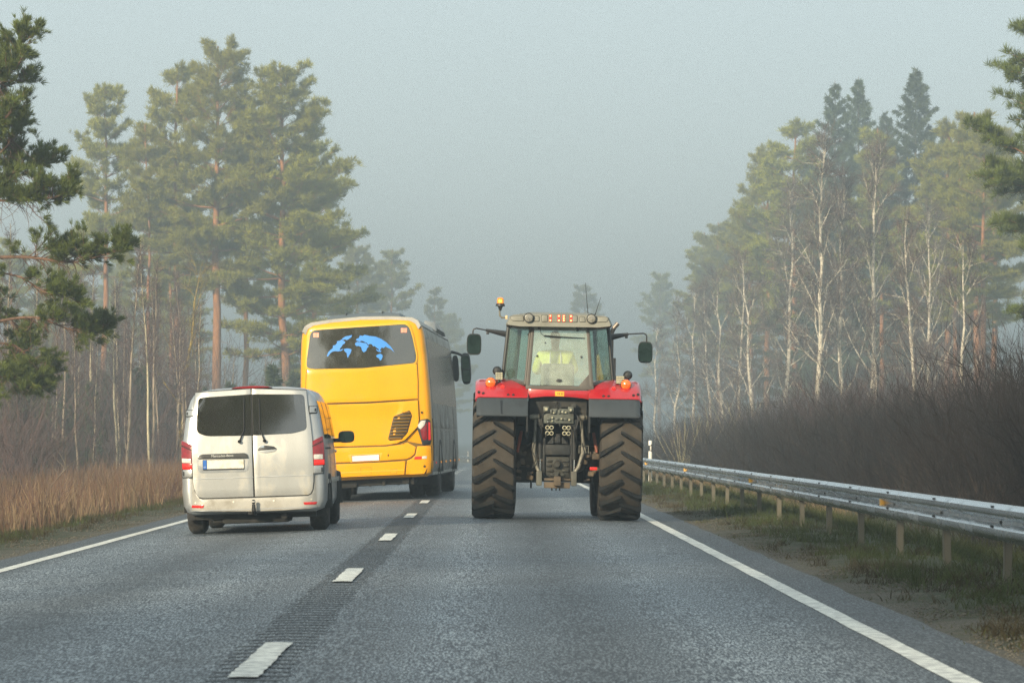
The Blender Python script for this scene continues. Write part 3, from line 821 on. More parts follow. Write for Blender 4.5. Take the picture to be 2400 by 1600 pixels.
for (x0, x1, y0, y1) in ((178, 224, 224, 258), (851, 900, 187, 222)):
    for q in (0, 1):
        xa = x0 + (x1 - x0) * (.5 * q + .03); xb = x0 + (x1 - x0) * (.5 * q + .47)
        MB().panel(rpoly(bpoly([(xa, y0), (xb, y0 - 1), (xb, y1 - 1), (xa, y1)]), .01), RP, .026, .006).obj('high_brake_lamp', mat('pink_lamp', (.75, .28, .19), .3, vary=.2, scale=30, emit=(1, .25, .13), estr=.32), bus)
# upper panel, engine lid, their seams
up = bpoly([(131, 508), (560, 500), (975, 462), (984, 600), (984, 728), (620, 752), (230, 764), (118, 768), (122, 640)])
lid = bpoly([(118, 778), (230, 775), (620, 764), (985, 741), (993, 890), (985, 942), (940, 990), (885, 1046), (830, 1069), (740, 1083), (330, 1097), (118, 1104)])
MB().panel(grow(up, .010), RP, .002, .03, (.1, .12)).panel(grow(lid, .012), RP, .0018, .03, (.1, .12)).obj('panel_gap', mat('yellow_gap', (.10, .055, .004), .7, vary=.2), bus)
MB().panel(up, RP, .012, .03, (.1, .12), .010).obj('upper_panel', yellow, bus, 50)
def LP(u, v, d):                       # the engine lid dishes in on a V towards its lower middle
    e = max(0.0, min(1.0, (2.0 - v) / .75)); w = .78 - .30 * e
    return (u, b_rear(u, v) + .030 * sm(w + .04, w - .04, abs(u)) * min(1, e * 2.2) - d, v)
MB().panel(lid, LP, .036, .03, (.05, .08), .008).obj('engine_lid', yellow, bus, 50)
# dark sliver painted as the crease shadow above the lid
MB().panel(bpoly([(235, 768), (620, 757), (900, 738), (620, 762), (235, 778)]), RP, .006, .01, (.1, 0)).obj('lid_crease_shadow', gap_m, bus)
# vent grille: frame, dark back, slats
slat_m = mat('vent_slat', (.26, .135, .004), .5, vary=.15)
gp = bpoly([(800, 862), (924, 816), (942, 858), (908, 988), (862, 1040), (772, 1051), (757, 1038)])
for s in (1,):
    G = [(s * x, z) for x, z in gp]
    if s < 0: G = G[::-1]
    gr = MB().panel(rpoly(G, .03), LP, .042, .02, (.1, .1), .004).obj('vent_grille', mat('vent_back', (.03, .018, .004), .6, vary=.2), bus)
    zt, zb = max(p[1] for p in G) - .05, min(p[1] for p in G) + .035
    Gp = G + [G[0]]
    for i in range(9):
        z = zb + (zt - zb) * i / 8
        cr = sorted(a[0] + (c[0] - a[0]) * (z - a[1]) / (c[1] - a[1]) for a, c in zip(Gp[:-1], Gp[1:]) if (a[1] - z) * (c[1] - z) < 0)
        if len(cr) >= 2 and cr[-1] - cr[0] > .08:
            a, c = cr[0] + .02, cr[-1] - .02
            yy = LP((a + c) / 2, z, .056)[1]
            rot = Matrix.Rotation(math.radians(-35), 3, 'X')
            MB().box(((a + c) / 2, yy, z), (c - a, .045, .012), .003, rot).obj('slat', slat_m, gr)
# tail lamps
tl = bpoly([(974, 938), (1010, 888), (1062, 881), (1080, 898), (1088, 1050), (1080, 1082), (1022, 1086), (990, 985)])
for s in (1, -1):
    fl = lambda pts: [(s * x, z) for x, z in (pts if s > 0 else pts[::-1])]
    h = MB().panel(rpoly(fl(tl), .02), RP, .03, .09, (.04, .1), .012).obj('tail_lamp', black_m, bus)
    MB().panel(rpoly(fl(bpoly([(982, 934), (1012, 896), (1046, 893), (1036, 930), (1008, 962), (994, 956)])), .012), RP, .035, .01, (.04, .1), .003).obj('clear_lens', clear_lens, h)
    MB().panel(rpoly(fl(bpoly([(1004, 968), (1036, 938), (1056, 905), (1060, 1040), (1030, 1046), (1018, 1030)])), .012), RP, .035, .01, (.04, .1), .003).obj('red_lens', red_lens, h)
    MB().panel(rpoly(fl(bpoly([(1064, 905), (1078, 910), (1084, 1042), (1066, 1046)])), .006), RP, .036, .01, (.03, .1), .003).obj('light_strip', red_lit, h)
# bumper
bm_up = bpoly([(112, 1116), (330, 1108), (740, 1095), (850, 1080), (905, 1062), (970, 1098), (960, 1150), (930, 1178), (898, 1190), (700, 1205), (345, 1219), (108, 1226)])
bm_cn = bpoly([(980, 1092), (1062, 1088), (1086, 1100), (1090, 1200), (1086, 1292), (1050, 1303), (893, 1309), (903, 1202), (940, 1186), (968, 1160)])
bm_lo = bpoly([(108, 1238), (345, 1231), (700, 1216), (892, 1204), (884, 1310), (700, 1318), (345, 1334), (110, 1338)])
MB().panel(bpoly([(105, 1110), (905, 1055), (1090, 1088), (1092, 1296), (110, 1340)]), RP, .004, .05, (.1, .12)).obj('bumper_gap', mat('yellow_gap2', (.14, .075, .004), .7, vary=.2), bus)
MB().panel(bm_up, RP, .030, .05, (.1, .12), .012).obj('bumper', yellow, bus, 50)
MB().panel(bm_cn, RP, .034, .05, (.04, .12), .014).obj('bumper_corner', yellow, bus, 50)
MB().panel([(-x, z) for x, z in bm_cn[::-1]], RP, .034, .05, (.04, .12), .014).obj('bumper_corner', yellow, bus, 50)
lo = MB().panel(bm_lo, RP, .032, .05, (.1, .12), .012).obj('bumper_skirt', yellow, bus, 50)
MB().panel(bpoly([(110, 1300), (345, 1295), (884, 1270), (884, 1280), (345, 1305), (110, 1310)]), RP, .036, .01, (.1, 0), .003).obj('skirt_fold', yellow_s, bus)
for (x0, x1, y0, y1) in ((549, 631, 1256, 1316), (775, 826, 1270, 1304)):
    MB().panel(bpoly([(x0, y0), (x1, y0 - 4), (x1, y1 - 4), (x0, y1)]), RP, .0335, .01, None).obj('cover_seam', mat('yellow_gap3', (.30, .17, .01), .7, vary=.2), lo)
    MB().panel(bpoly([(x0 + 3, y0 + 3), (x1 - 3, y0 - 1), (x1 - 3, y1 - 7), (x0 + 3, y1 - 3)]), RP, .0345, .01, None).obj('cover_flap', yellow, lo)
# plate in its niche
MB().panel(rpoly(bpoly([(452, 1158), (716, 1144), (700, 1208), (470, 1218)]), .01), RP, .034, .02, None, .004).obj('plate_niche', yellow_s, bus)
MB().panel(bpoly([(479, 1164), (692, 1152), (694, 1203), (482, 1214)]), RP, .040, .01).obj('plate_border', mat('plate_border_red', (.35, .04, .02), .5, vary=.1), bus)
MB().panel(bpoly([(484, 1168), (688, 1156), (690, 1199), (486, 1209)]), RP, .0425, .006).obj('number_plate', mat('plate_white_clean', (.80, .77, .70), .4, vary=.03), bus)
MB().panel(bpoly([(754, 1161), (760, 1150), (766, 1161), (760, 1173)]), RP, .036, .01).obj('lock', gap_m, bus)
for s in (1, -1):
    fl = lambda pts: [(s * x, z) for x, z in (pts if s > 0 else pts[::-1])]
    f = MB().panel(rpoly(fl(bpoly([(956, 1184), (964, 1172), (1015, 1168), (1015, 1191), (960, 1194)])), .006), RP, .040, .02, (.05, 0), .003).obj('fog_lamp', red_lit, bus)
    MB().panel(rpoly(fl(bpoly([(1018, 1168), (1054, 1165), (1054, 1187), (1018, 1190)])), .006), RP, .040, .02, (.05, 0), .003).obj('reversing_lamp', clear_lens, bus)
    x, z = bz2(1037, 1246); MB().panel(circ(s * x, z, .024, 14), RP, .041, .012).obj('sensor', gap_m, bus)
    x, z = bz2(1015, 833); MB().panel(circ(s * x, z, .022, 14), RP, .012, .012).obj('lock', gap_m, bus)
# flanks: window band, skirts, hatches, corner vents, lamps
def BS(s):
    zz, xx = [z for x, z in hb[2:12]], [x for x, z in hb[2:12]]
    return lambda u, v, d: (s * (float(np.interp(v, zz, xx)) + d), u, v)
for s in (-1, 1):
    for i, (u0, u1) in enumerate(((.75, 2.366), (2.374, 4.116), (4.124, 5.866), (5.874, 7.616), (7.624, 9.366), (9.374, 11.2))):
        MB().panel(rpoly([(u0, 1.86), (u1, 1.86), (u1, 3.16), (u0, 3.16)], .012), BS(s), .004, .008, (0, .25)).obj('side_window', bside, bus)
    for u0, u1 in ((.62, 1.75), (1.79, 2.5), (3.65, 5.3), (5.34, 7.0), (7.04, 8.3), (9.5, 10.4)):
        MB().panel(rpoly([(u0, .58), (u1, .58), (u1, 1.34), (u0, 1.34)], .02), BS(s), .005, .008, (0, .25), .002).obj('luggage_hatch', bgrey, bus)
        MB().panel(rpoly([(u0, 1.37), (u1, 1.37), (u1, 1.82), (u0, 1.82)], .02), BS(s), .005, .008, (0, .25), .002).obj('side_panel', bgrey, bus)
    MB().panel(rpoly([(.34, .72), (.56, .72), (.58, 1.55), (.44, 1.55)], .03), BS(s), .012, .012, (0, .2)).obj('side_vent', gap_m, bus)
    for u in (1.2, 3.2, 5.2, 7.2, 9.2, 11.3): MB().panel(rpoly([(u, .66), (u + .10, .66), (u + .10, .70), (u, .70)], .008), BS(s), .022, .014).obj('side_marker', mat('amber_lamp', (.8, .33, .03), .3, vary=.1, emit=(1, .4, .05), estr=.35) if u != 1.2 else red_lit, bus)
    MB().panel([(.6, .44), (11.3, .44), (11.3, .50), (.6, .50)], BS(s), .014, .02, (.6, 0), .004).obj('sill', broof, bus)
    for wy in (3.15, 9.25):
        wheel(bus, (s * 1.08, wy, .515), .515, .30, .29, s)
        if wy < 5: wheel(bus, (s * .76, wy, .515), .515, .29, .29, -s)
        MB().lathe([(-.05, .52), (.012, .56), (.02, .62), (-.05, .66)], (s * 1.262, wy, .515), 'x', 28, -.05, math.pi + .05).obj('wheel_arch', under_m, bus)
# big front mirrors on swan arms
for s in (-1, 1):
    x0 = s * 1.21
    sh = lambda cx, cz, w, h, y, k: [(cx + w * math.copysign(abs(math.cos(a)) ** .6, math.cos(a)) * k, y, cz + h * math.copysign(abs(math.sin(a)) ** .6, math.sin(a)) * k) for a in [2 * math.pi * q / 20 for q in range(20)]]
    m = MB()
    m.loft([sh(x0 + s * .30, 2.74, .115, .36, 11.9, .92), sh(x0 + s * .30, 2.74, .115, .36, 11.92, 1), sh(x0 + s * .30, 2.74, .115, .36, 12.06, .95), sh(x0 + s * .30, 2.74, .115, .36, 12.14, .6)])
    m.loft([sh(x0 + s * .06, 2.76, .075, .30, 12.0, .95), sh(x0 + s * .06, 2.76, .075, .30, 12.03, 1), sh(x0 + s * .06, 2.76, .075, .30, 12.16, .8)])
    m.tube([(s * 1.00, 12.0, 3.12), (s * 1.20, 12.12, 3.14), (x0 + s * .12, 12.1, 3.10), (x0 + s * .27, 12.08, 3.02)], [.035, .035, .03, .03], 10)
    mo = m.obj('wing_mirror', black_m, bus)
    MB().panel(rpoly([(x0 + s * .30 - .085, 2.74), (x0 + s * .30 + .085, 2.74), (x0 + s * .30 + .085, 3.03), (x0 + s * .30 - .085, 3.03)], .05), lambda u, v, d: (u, 11.897 - d, v), .002, .004).obj('mirror_glass', dmirror, mo)
    MB().panel(rpoly([(x0 + s * .30 - .085, 2.44), (x0 + s * .30 + .085, 2.44), (x0 + s * .30 + .085, 2.70), (x0 + s * .30 - .085, 2.70)], .05), lambda u, v, d: (u, 11.897 - d, v), .002, .004).obj('mirror_glass', dmirror, mo)
# chassis under the rear
ch = MB()
ch.box((0, 6.2, .50), (2.3, 11.6, .22), .05); ch.box((0, 1.3, .42), (1.7, 1.9, .26), .06); ch.box((.0, 3.15, .5), (1.6, .3, .3), .08)
ch.tube([(-1.0, 3.15, .515), (1.0, 3.15, .515)], .12, 10); ch.tube([(.7, .28, .36), (.7, 1.6, .36)], .075, 10); ch.box((-.5, .5, .34), (.5, .4, .14), .03)
for i in range(7): ch.box((-.85 + i * .28, .35 + .1 * (i % 2), .33), (.06, .12, .10), .012)
ch.obj('chassis', under_m, bus)
MB().panel(rpoly([(-1.22, .24), (-.72, .24), (-.72, .50), (-1.22, .50)], .03), lambda u, v, d: (u, 2.45 - d, v), 0, .015).obj('mud_flap', dark_m, bus)
MB().panel(rpoly([(.72, .24), (1.22, .24), (1.22, .50), (.72, .50)], .03), lambda u, v, d: (u, 2.45 - d, v), 0, .015).obj('mud_flap', dark_m, bus)
# ================================================================== RED TRACTOR
TR_Y, tr_x = 55.0, .985
tractor = tag(empty('tractor', (tr_x, TR_Y, cross_z(tr_x)), (0, .0145, 0)),
              'red farm tractor with muddy chevron tyres and glazed cab', 'tractor')
KT = .002554
def tz(zx, zy): return ((zx - 616) * KT, (1465 - zy) * KT)
def tpoly(pts): return [tz(*p) for p in pts]
mud = mat('dried_mud_rubber', (.050, .042, .033), .9, vary=.34, scale=5, dirt=(.05, .038, .026), dirt_scale=3.2, dirt_amt=.30, bump=.6, bscale=25)
lug_m = mat('worn_lug_rubber', (.009, .010, .011), .75, vary=.3, scale=12, dirt=(.035, .028, .018), dirt_scale=7, dirt_amt=.12, bump=.2, spec=.25)
tred = mat('tractor_red', (.42, .010, .016), .28, vary=.08, scale=3, coat=.7, dirt=(.23, .03, .03), dirt_scale=2.2, dirt_amt=.25)
fgrey = mat('fender_rubber', (.034, .042, .049), .6, vary=.2, scale=4, dirt=(.022, .024, .027), dirt_scale=4, dirt_amt=.25, stretch=(1, 1, .3))
cabroof = mat('cab_roof_beige', (.205, .20, .165), .5, vary=.07, dirt=(.13, .125, .10), dirt_amt=.3)
pill = mat('cab_pillar', (.075, .066, .055), .5, vary=.15, scale=8)
iron = mat('dirty_iron', (.036, .036, .030), .6, metal=.3, vary=.3, scale=9, dirt=(.025, .022, .017), dirt_scale=6, dirt_amt=.45, bump=.3)
iron_d = mat('dark_iron', (.014, .015, .015), .6, metal=.2, vary=.35, scale=8, dirt=(.07, .06, .042), dirt_scale=7, dirt_amt=.25, bump=.3)
rust = mat('rusty_casting', (.115, .085, .055), .8, vary=.3, scale=9, dirt=(.045, .033, .022), dirt_scale=5, dirt_amt=.45, bump=.5)
strut_red = mat('strut_red', (.30, .065, .035), .6, vary=.2, dirt=(.12, .06, .035), dirt_amt=.4)
valve = mat('valve_block', (.105, .115, .098), .5, metal=.3, vary=.2, scale=12, dirt=(.05, .047, .038), dirt_amt=.35)
cream = mat('coupler_cap', (.40, .38, .27), .4, vary=.15, scale=20)
orange_l = mat('orange_lamp', (.70, .12, .010), .2, vary=.4, scale=25, coat=1, emit=(1, .13, .01), estr=.28)
amber_lit = mat('beacon_amber', (.62, .19, .004), .15, vary=.4, scale=18, coat=1, emit=(1, .33, .01), estr=.22)
led_lit = mat('warning_led', (1, .35, .1), .4, vary=.05, emit=(1, .16, .035), estr=3.0)
led_core = mat('warning_led_core', (1, .8, .4), .4, vary=.05, emit=(1, .62, .25), estr=3.5)
dull_lens = mat('dull_lamp_glass', (.22, .21, .18), .15, vary=.35, scale=35, coat=1.0)
cabglass = glass('cab_rear_glass', (.92, .97, .93), (.80, .84, .72), .14, .04, .08)  # pale film holds painted sky reflection and haze as well as dust
cabside = glass('cab_side_glass', (.80, .90, .86), (.55, .62, .50), .04, .02, .06)

# ---- wheels
R, W, CX = .97, .645, .952
def lug_mesh(side):
    b = MB(); secs = []
    for i in range(9):
        t = i / 8
        u = side * (-.012 + t * .332)
        a = .215 * t ** 1.05
        hw = (.028 + .010 * t) if i else .016
        drop = .0 if t < .82 else .05 * ((t - .82) / .18) ** 2
        ro, ri = R - drop, R - .09 - drop
        ha = hw / R
        secs.append([(u, ro * math.cos(a - ha * .8), ro * math.sin(a - ha * .8)), (u, ro * math.cos(a + ha * .8), ro * math.sin(a + ha * .8)),
                     (u, ri * math.cos(a + ha * 1.5), ri * math.sin(a + ha * 1.5)), (u, ri * math.cos(a - ha * 1.5), ri * math.sin(a - ha * 1.5))])
    b.loft(secs)
    me = b.mesh('lug', 40); me.materials.append(lug_m); return me
lugs = {s: lug_mesh(s) for s in (-1, 1)}
NL = 20
for s in (-1, 1):
    c = (s * CX, 0, R)
    wl_ = empty('rear_wheel', c); wl_.parent = tractor
    Rc = R - .054
    t = [(-.27, .56), (-.30, .60), (-.325, .72), (-.318, Rc - .09), (-.295, Rc - .025), (-.22, Rc - .006), (0, Rc), (.22, Rc - .006), (.295, Rc - .025), (.318, Rc - .09), (.325, .72), (.30, .60), (.27, .56)]
    MB().lathe(t, (0, 0, 0), seg=72).obj('tyre', mud, wl_)
    for sd in (-1, 1):
        for k in range(NL):
            o = link('lug', lugs[sd], parent=wl_)
            o.rotation_euler = (2 * math.pi * (k + (.5 if sd > 0 else 0)) / NL + .08 * s, 0, 0)
    b = MB(); b.lathe([(-.27, .565), (-.24, .54), (-.05 * s, .50), (.04 * s, .22), (.10 * s, .20), (.10 * s, .001)], (0, 0, 0), seg=40)
    b.lathe([(.27, .565), (.24, .54), (.12 * s, .48)], (0, 0, 0), seg=40); b.obj('rim', mat('tractor_rim', (.30, .29, .27), .5, metal=.4, vary=.15, dirt=(.12, .09, .06), dirt_amt=.5), wl_)
    fc = (s * .87, 2.72, .735)
    fw = empty('front_wheel', fc); fw.parent = tractor
    wheel(fw, (0, 0, 0), .735, .54, .38, s)

# ---- fenders
def fender(s, ph0, ph1, Rf, secp, n=22):
    secs = []
    for i in range(n + 1):
        ph = math.radians(ph0 + (ph1 - ph0) * i / n)
        secs.append([(s * x, -(Rf + r) * math.cos(ph), R + (Rf + r) * math.sin(ph)) for x, r in secp])
    return MB().loft(secs)
red_sec = [(1.235, -.075), (1.245, -.04), (1.225, -.008), (1.17, .012), (.9, .022), (.62, .018), (.50, .010), (.455, -.005), (.455, -.03), (1.17, -.03), (1.21, -.075)]
ext_sec = [(1.21, -.07), (1.222, -.03), (1.20, -.006), (1.14, .0), (.48, .0), (.455, -.01), (.455, -.03), (1.15, -.03), (1.195, -.07)]
for s in (-1, 1):
    fd = fender(s, 48.6, 140, 1.13, red_sec).obj('fender', tred, tractor, 50)
    fender(s, 31.5, 50, 1.135, ext_sec, 8).obj('fender_extension', fgrey, tractor, 50)
    # rolled lower edge and the inner cheek
    ph = math.radians(31.5)
    MB().tube([(s * x, -1.12 * math.cos(ph), R + 1.12 * math.sin(ph)) for x in (1.2, .9, .6, .47)], .014, 6).obj('fender_hem', fgrey, tractor)
    ck = MB(); pts = []
    for i in range(15):
        a = math.radians(18 + (150 - 18) * i / 14); pts.append((-1.12 * math.cos(a), R + 1.12 * math.sin(a)))
    pts += [(.75, 1.25), (-.25, 1.25), (-.72, 1.2)]
    ck.panel(pts, lambda u, v, d: (s * (.455 - d), u, v), 0, .02, None).obj('fender_cheek', gap_m, tractor)
    # red lower rim bead of the painted part
    ph = math.radians(48.8)
    MB().tube([(s * x, -1.145 * math.cos(ph), R + 1.145 * math.sin(ph)) for x in (1.21, .9, .6, .47)], .008, 6).obj('fender_bead', tred, tractor)
    # lamps on the fender
    def FP(u, v, d):                          # point on the red fender's rear face at height v
        ph = math.asin(min(.98, max(.1, (v - R) / 1.15))); return Vector((u, -1.15 * math.cos(ph) - d * math.cos(ph), v + d * math.sin(ph)))
    x, z = tz(218, 678); x = s * abs(x)
    lp = MB(); p = FP(x, z, .03)
    lp.lathe([(.10, .074), (.0, .076), (-.012, .070), (-.03, .048), (-.038, .001)], (p.x, p.y - .02, p.z + .012), 'y', 24)
    lo_ = lp.obj('turn_lamp', orange_l, tractor); MB().lathe([(.12, .081), (.01, .081), (.005, .077)], (p.x, p.y - .02, p.z + .012), 'y', 24).obj('lamp_housing', black_m, lo_)
    x, z = tz(290, 692); p = FP(s * abs(x), z, .012)
    MB().lathe([(.04, .03), (.0, .032), (-.012, .024), (-.016, .001)], tuple(p), 'y', 18).obj('tail_lamp', red_lit, tractor)
    for (a, c) in ((150, 722), (176, 728), (322, 736), (352, 736)):
        x, z = tz(a, c); p = FP(s * abs(x), z, .004)
        MB().lathe([(.03, .021), (.0, .021), (-.006, .014), (-.006, .001)], tuple(p), 'y', 14).obj('grommet', gap_m, tractor)
# dark runs of water on the left fender flap
MB().panel(tpoly([(276, 768), (292, 768), (288, 800), (290, 845), (280, 845), (278, 800)]), lambda u, v, d: (u, -math.sqrt(max(.1, 1.137 ** 2 - (v - R) ** 2)) - d, v), .004, .004, (0, .03)).obj('wet_streak', mat('wet_rubber', (.012, .013, .015), .3, vary=.2), tractor)
# red cross panel and its yellow label
CP = lambda u, v, d: (u, -.62 - .05 * (1 - (u / .46) ** 2) - d, v)
MB().panel(tpoly([(440, 697), (616, 702), (802, 703), (803, 758), (770, 750), (700, 743), (620, 740), (540, 741), (470, 748), (440, 753)]), CP, 0, .05, (.08, 0), .010).obj('rear_cowl', tred, tractor)
yl = MB().panel(tpoly([(597, 709), (650, 710), (650, 737), (597, 737)]), CP, .004, .004, (.08, 0)).obj('label_plate', mat('label_yellow', (.80, .42, .02), .45, vary=.05), tractor)
for (a, w) in ((610, 5), (618, 8), (632, 7), (641, 4)):
    MB().panel(tpoly([(a, 717), (a + w, 717), (a + w, 730), (a, 730)]), CP, .0055, .002).obj('label_mark', mat('label_ink', (.35, .13, .02), .5, vary=.1), yl)

# ---- cab
GP = lambda u, v, d: (u, -.53 + (v - 1.98) * .10 - d, v)
cabm = MB()
cabm.panel(tpoly([(455, 316), (473, 316), (447, 694), (424, 694)]), GP, .02, .09, (0, .15), .008)
cabm.panel(tpoly([(775, 316), (793, 316), (824, 694), (802, 694)]), GP, .02, .09, (0, .15), .008)
cabm.panel(tpoly([(424, 676), (824, 676), (824, 699), (424, 699)]), GP, .022, .09, (.2, 0), .006)
cabm.panel(tpoly([(803, 596), (812, 596), (823, 690), (728, 690), (735, 677)]), GP, .018, .05, None, .005)
cabm.panel(tpoly([(455, 312), (793, 312), (793, 330), (455, 330)]), GP, .018, .07, (.2, 0), .005)
cabm.obj('rear_frame', pill, tractor)
rg_ = rpoly(tpoly([(468, 332), (780, 332), (800, 600), (737, 674), (444, 672)]), [.03, .03, .02, .03, .05])
rw = MB().panel(rg_, GP, .012, .006, None).obj('rear_window', cabglass, tractor)
MB().panel(circ(*tz(620, 645), .046, 20, .024), GP, .035, .03, None, .008).obj('window_handle', black_m, rw)
for (a, c, r) in ((490, 503, .018), (750, 505, .018), (536, 424, .011)): MB().panel(circ(*tz(a, c), r, 14), GP, .03, .02, None, .004).obj('window_bolt', black_m, rw)
for (a, c) in ((500, 335), (726, 342)): MB().panel(rpoly(tpoly([(a - 10, c - 12), (a + 10, c - 12), (a + 8, c + 10), (a - 8, c + 10)]), .008), GP, .04, .03, None, .004).obj('window_hinge', black_m, rw)
wp = MB(); q = [Vector(GP(*tz(a, c), .035)) for a, c in ((505, 345), (512, 372), (530, 384), (640, 390), (768, 394))]
wp.tube(q[:3], .004, 6); wp.tube(q[2:], [.014, .011, .006], 6); wp.obj('wiper', black_m, tractor)
# quarter panes, doors, windscreen: corner posts and glass
def q3(b, pts, th):
    p = [Vector(x) for x in pts]; nrm = (p[1] - p[0]).cross(p[3] - p[0]).normalized() * th
    b.poly([*p, *[x + nrm for x in p]], [(0, 1, 2, 3), (7, 6, 5, 4), (0, 4, 5, 1), (1, 5, 6, 2), (2, 6, 7, 3), (3, 7, 4, 0)])
for s in (-1, 1):
    A0, A1 = (s * .495, -.50, 2.03), (s * .425, -.41, 2.92)          # rear inner post foot / head
    B0, B1 = (s * .835, -.02, 2.105), (s * .755, .03, 2.92)          # door post
    C0, C1 = (s * .66, 1.28, 2.00), (s * .58, 1.10, 2.92)            # front post
    g = MB(); q3(g, (A0, B0, B1, A1), .004); g.obj('quarter_window', cabside, tractor)
    g = MB(); q3(g, ((s * .83, 0, 1.45), (s * .66, 1.26, 1.55), C1, B1), .004); g.obj('door_window', cabside, tractor)
    f = MB()
    f.tube([A0, B0], [.03, .024], 8); f.tube([A0, A1], .022, 8); f.obj('quarter_frame', pill, tractor)
    f = MB(); f.tube([(s * .83, -.01, 1.40), B0, B1], .030, 8); f.obj('door_post', black_m, tractor)
    f = MB(); f.tube([(s * .66, 1.30, 1.45), C0, C1], .036, 8); f.obj('front_post', black_m, tractor)
    f = MB(); f.tube([(s * .80, .06, 2.30), (s * .72, .7, 2.05), (s * .69, 1.0, 1.9)], .016, 6); f.obj('grab_rail', black_m, tractor)
    hb_ = MB()
    for z in (2.78, 2.16): hb_.lathe([(-.02, .02), (.02, .02), (.02, .001)], (s * (.445 + (2.92 - z) * .055), -.50 + (z - 2.0) * .09, z), 'y', 12)
    hb_.obj('pane_bolt', black_m, tractor)
g = MB(); q3(g, ((-.64, 1.29, 1.70), (.64, 1.29, 1.70), (.57, 1.11, 2.90), (-.57, 1.11, 2.90)), .004); g.obj('windscreen', cabside, tractor)
cf = MB(); cf.box((0, .42, 1.50), (1.22, 1.55, .16), .04); cf.box((0, -.28, 1.74), (.88, .42, .42), .04); cf.box((0, 1.05, 1.72), (.55, .30, .5), .08)
cf.obj('cab_floor', under_m, tractor)
# roof
rs = []
for (y, kx, zt) in ((-.66, .965, 3.075), (-.60, 1.0, 3.10), (.2, 1.0, 3.14), (1.0, .97, 3.10), (1.32, .90, 3.03)):
    o = [(-.79, 2.915), (-.795, 2.94), (-.745, 3.045), (-.70, 3.065), (-.49, zt - .012), (-.42, zt), (.42, zt), (.49, zt - .012), (.70, 3.065), (.745, 3.045), (.795, 2.94), (.79, 2.915), (.62, 2.895), (-.62, 2.895)]
    rs.append([(x * kx, y + (0 if y > 0 else (z - 2.9) * .25), min(z, zt)) for x, z in o])
MB().loft(rs).obj('cab_roof', cabroof, tractor, 28)
RPn = lambda u, v, d: (u, -.665 + (v - 2.9) * .25 - d, v)
for s in (-1, 1):
    for poly, nm in (([(329, 272), (405, 266), (408, 302), (340, 300), (330, 288)], 'roof_pocket'), ([(468, 268), (498, 268), (500, 302), (462, 302)], 'roof_pocket'), ([(510, 262), (548, 262), (548, 304), (510, 304)], 'roof_pocket')):
        P_ = [(s * x if s > 0 else x, z) for x, z in tpoly(poly)]
        if s > 0: P_ = [(-x, z) for x, z in tpoly(poly)][::-1]
        MB().panel(rpoly(P_, .02), RPn, .004, .02, None).obj('pocket_seam', mat('seam_dark', (.055, .052, .042), .7, vary=.1) if 'seam_dark' not in bpy.data.materials else bpy.data.materials['seam_dark'], tractor)
        MB().panel(rpoly(grow(P_, -.007), .018), RPn, .0075, .02, None, .003).obj('roof_pocket', cabroof, tractor)
    x, z = tz(436, 281); x = -abs(x) if s < 0 else abs(x) + .018
    wk = MB().lathe([(.04, .072), (-.02, .074), (-.026, .066), (-.012, .058)], (x, -.66 - .005, z), 'y', 28).obj('work_lamp', black_m, tractor)
    MB().lathe([(.0, .064), (-.016, .060), (-.024, .03), (-.026, .001)], (x, -.66 - .005, z), 'y', 24).obj('lamp_lens', dull_lens, wk)
MB().panel(rpoly(tpoly([(552, 258), (698, 258), (698, 304), (552, 304)]), .01), RPn, .006, .02, None, .003).obj('warning_panel', mat('panel_drab', (.13, .125, .09), .5, vary=.1), tractor)
for (a, two) in ((563, 1), (613, 1), (642, 2), (684, 1)):
    h = MB().panel(rpoly(tpoly([(a - 8, 260), (a + 8, 260), (a + 8, 302), (a - 8, 302)]), .006), RPn, .012, .012).obj('warning_lamp', mat('led_red_base', (.35, .03, .02), .4, vary=.2, emit=(1, .05, .02), estr=.25) if 'led_red_base' not in bpy.data.materials else bpy.data.materials['led_red_base'], tractor)
    for c in ((268, 294) if two == 1 else (268, 281, 294)):
        MB().panel(circ(*tz(a, c), .012, 12), RPn, .017, .006).obj('light_dot', led_lit, h); MB().panel(circ(*tz(a, c), .006, 10), RPn, .019, .004).obj('light_core', led_core, h)
# beacon
bc = MB(); bx0, bz0 = tz(269, 208); bc.tube([(tz(302, 277)[0], -.25, tz(302, 277)[1]), (tz(278, 277)[0], -.25, tz(278, 277)[1]), (tz(267, 266)[0], -.25, tz(267, 266)[1]), (tz(265, 235)[0], -.25, tz(265, 235)[1])], .014, 8)
bc.obj('beacon_arm', mat('arm_grey', (.16, .15, .12), .5, vary=.1), tractor)
MB().box((tz(306, 276)[0], -.25, tz(306, 276)[1]), (.035, .06, .06), .008).obj('beacon_bracket', mat('bracket_tan', (.62, .47, .27), .5, vary=.1), tractor)
bo = MB().lathe([(-.075, .016), (-.03, .03), (-.01, .038), (-.004, .072), (.008, .070), (.035, .060), (.037, .001)], (bx0, -.25, bz0), 'z', 24).obj('beacon', black_m, tractor)
MB().lathe([(.030, .056), (.095, .053), (.118, .044), (.128, .022), (.130, .001)], (bx0, -.25, bz0), 'z', 24).obj('beacon_lens', amber_lit, bo)
MB().lathe([(.05, .001), (.05, .030), (.09, .030), (.09, .001)], (bx0, -.285, bz0), 'z', 10).obj('beacon_bulb', mat('beacon_glow', (1, .5, .05), .4, vary=.05, emit=(1, .48, .05), estr=1.3), bo)
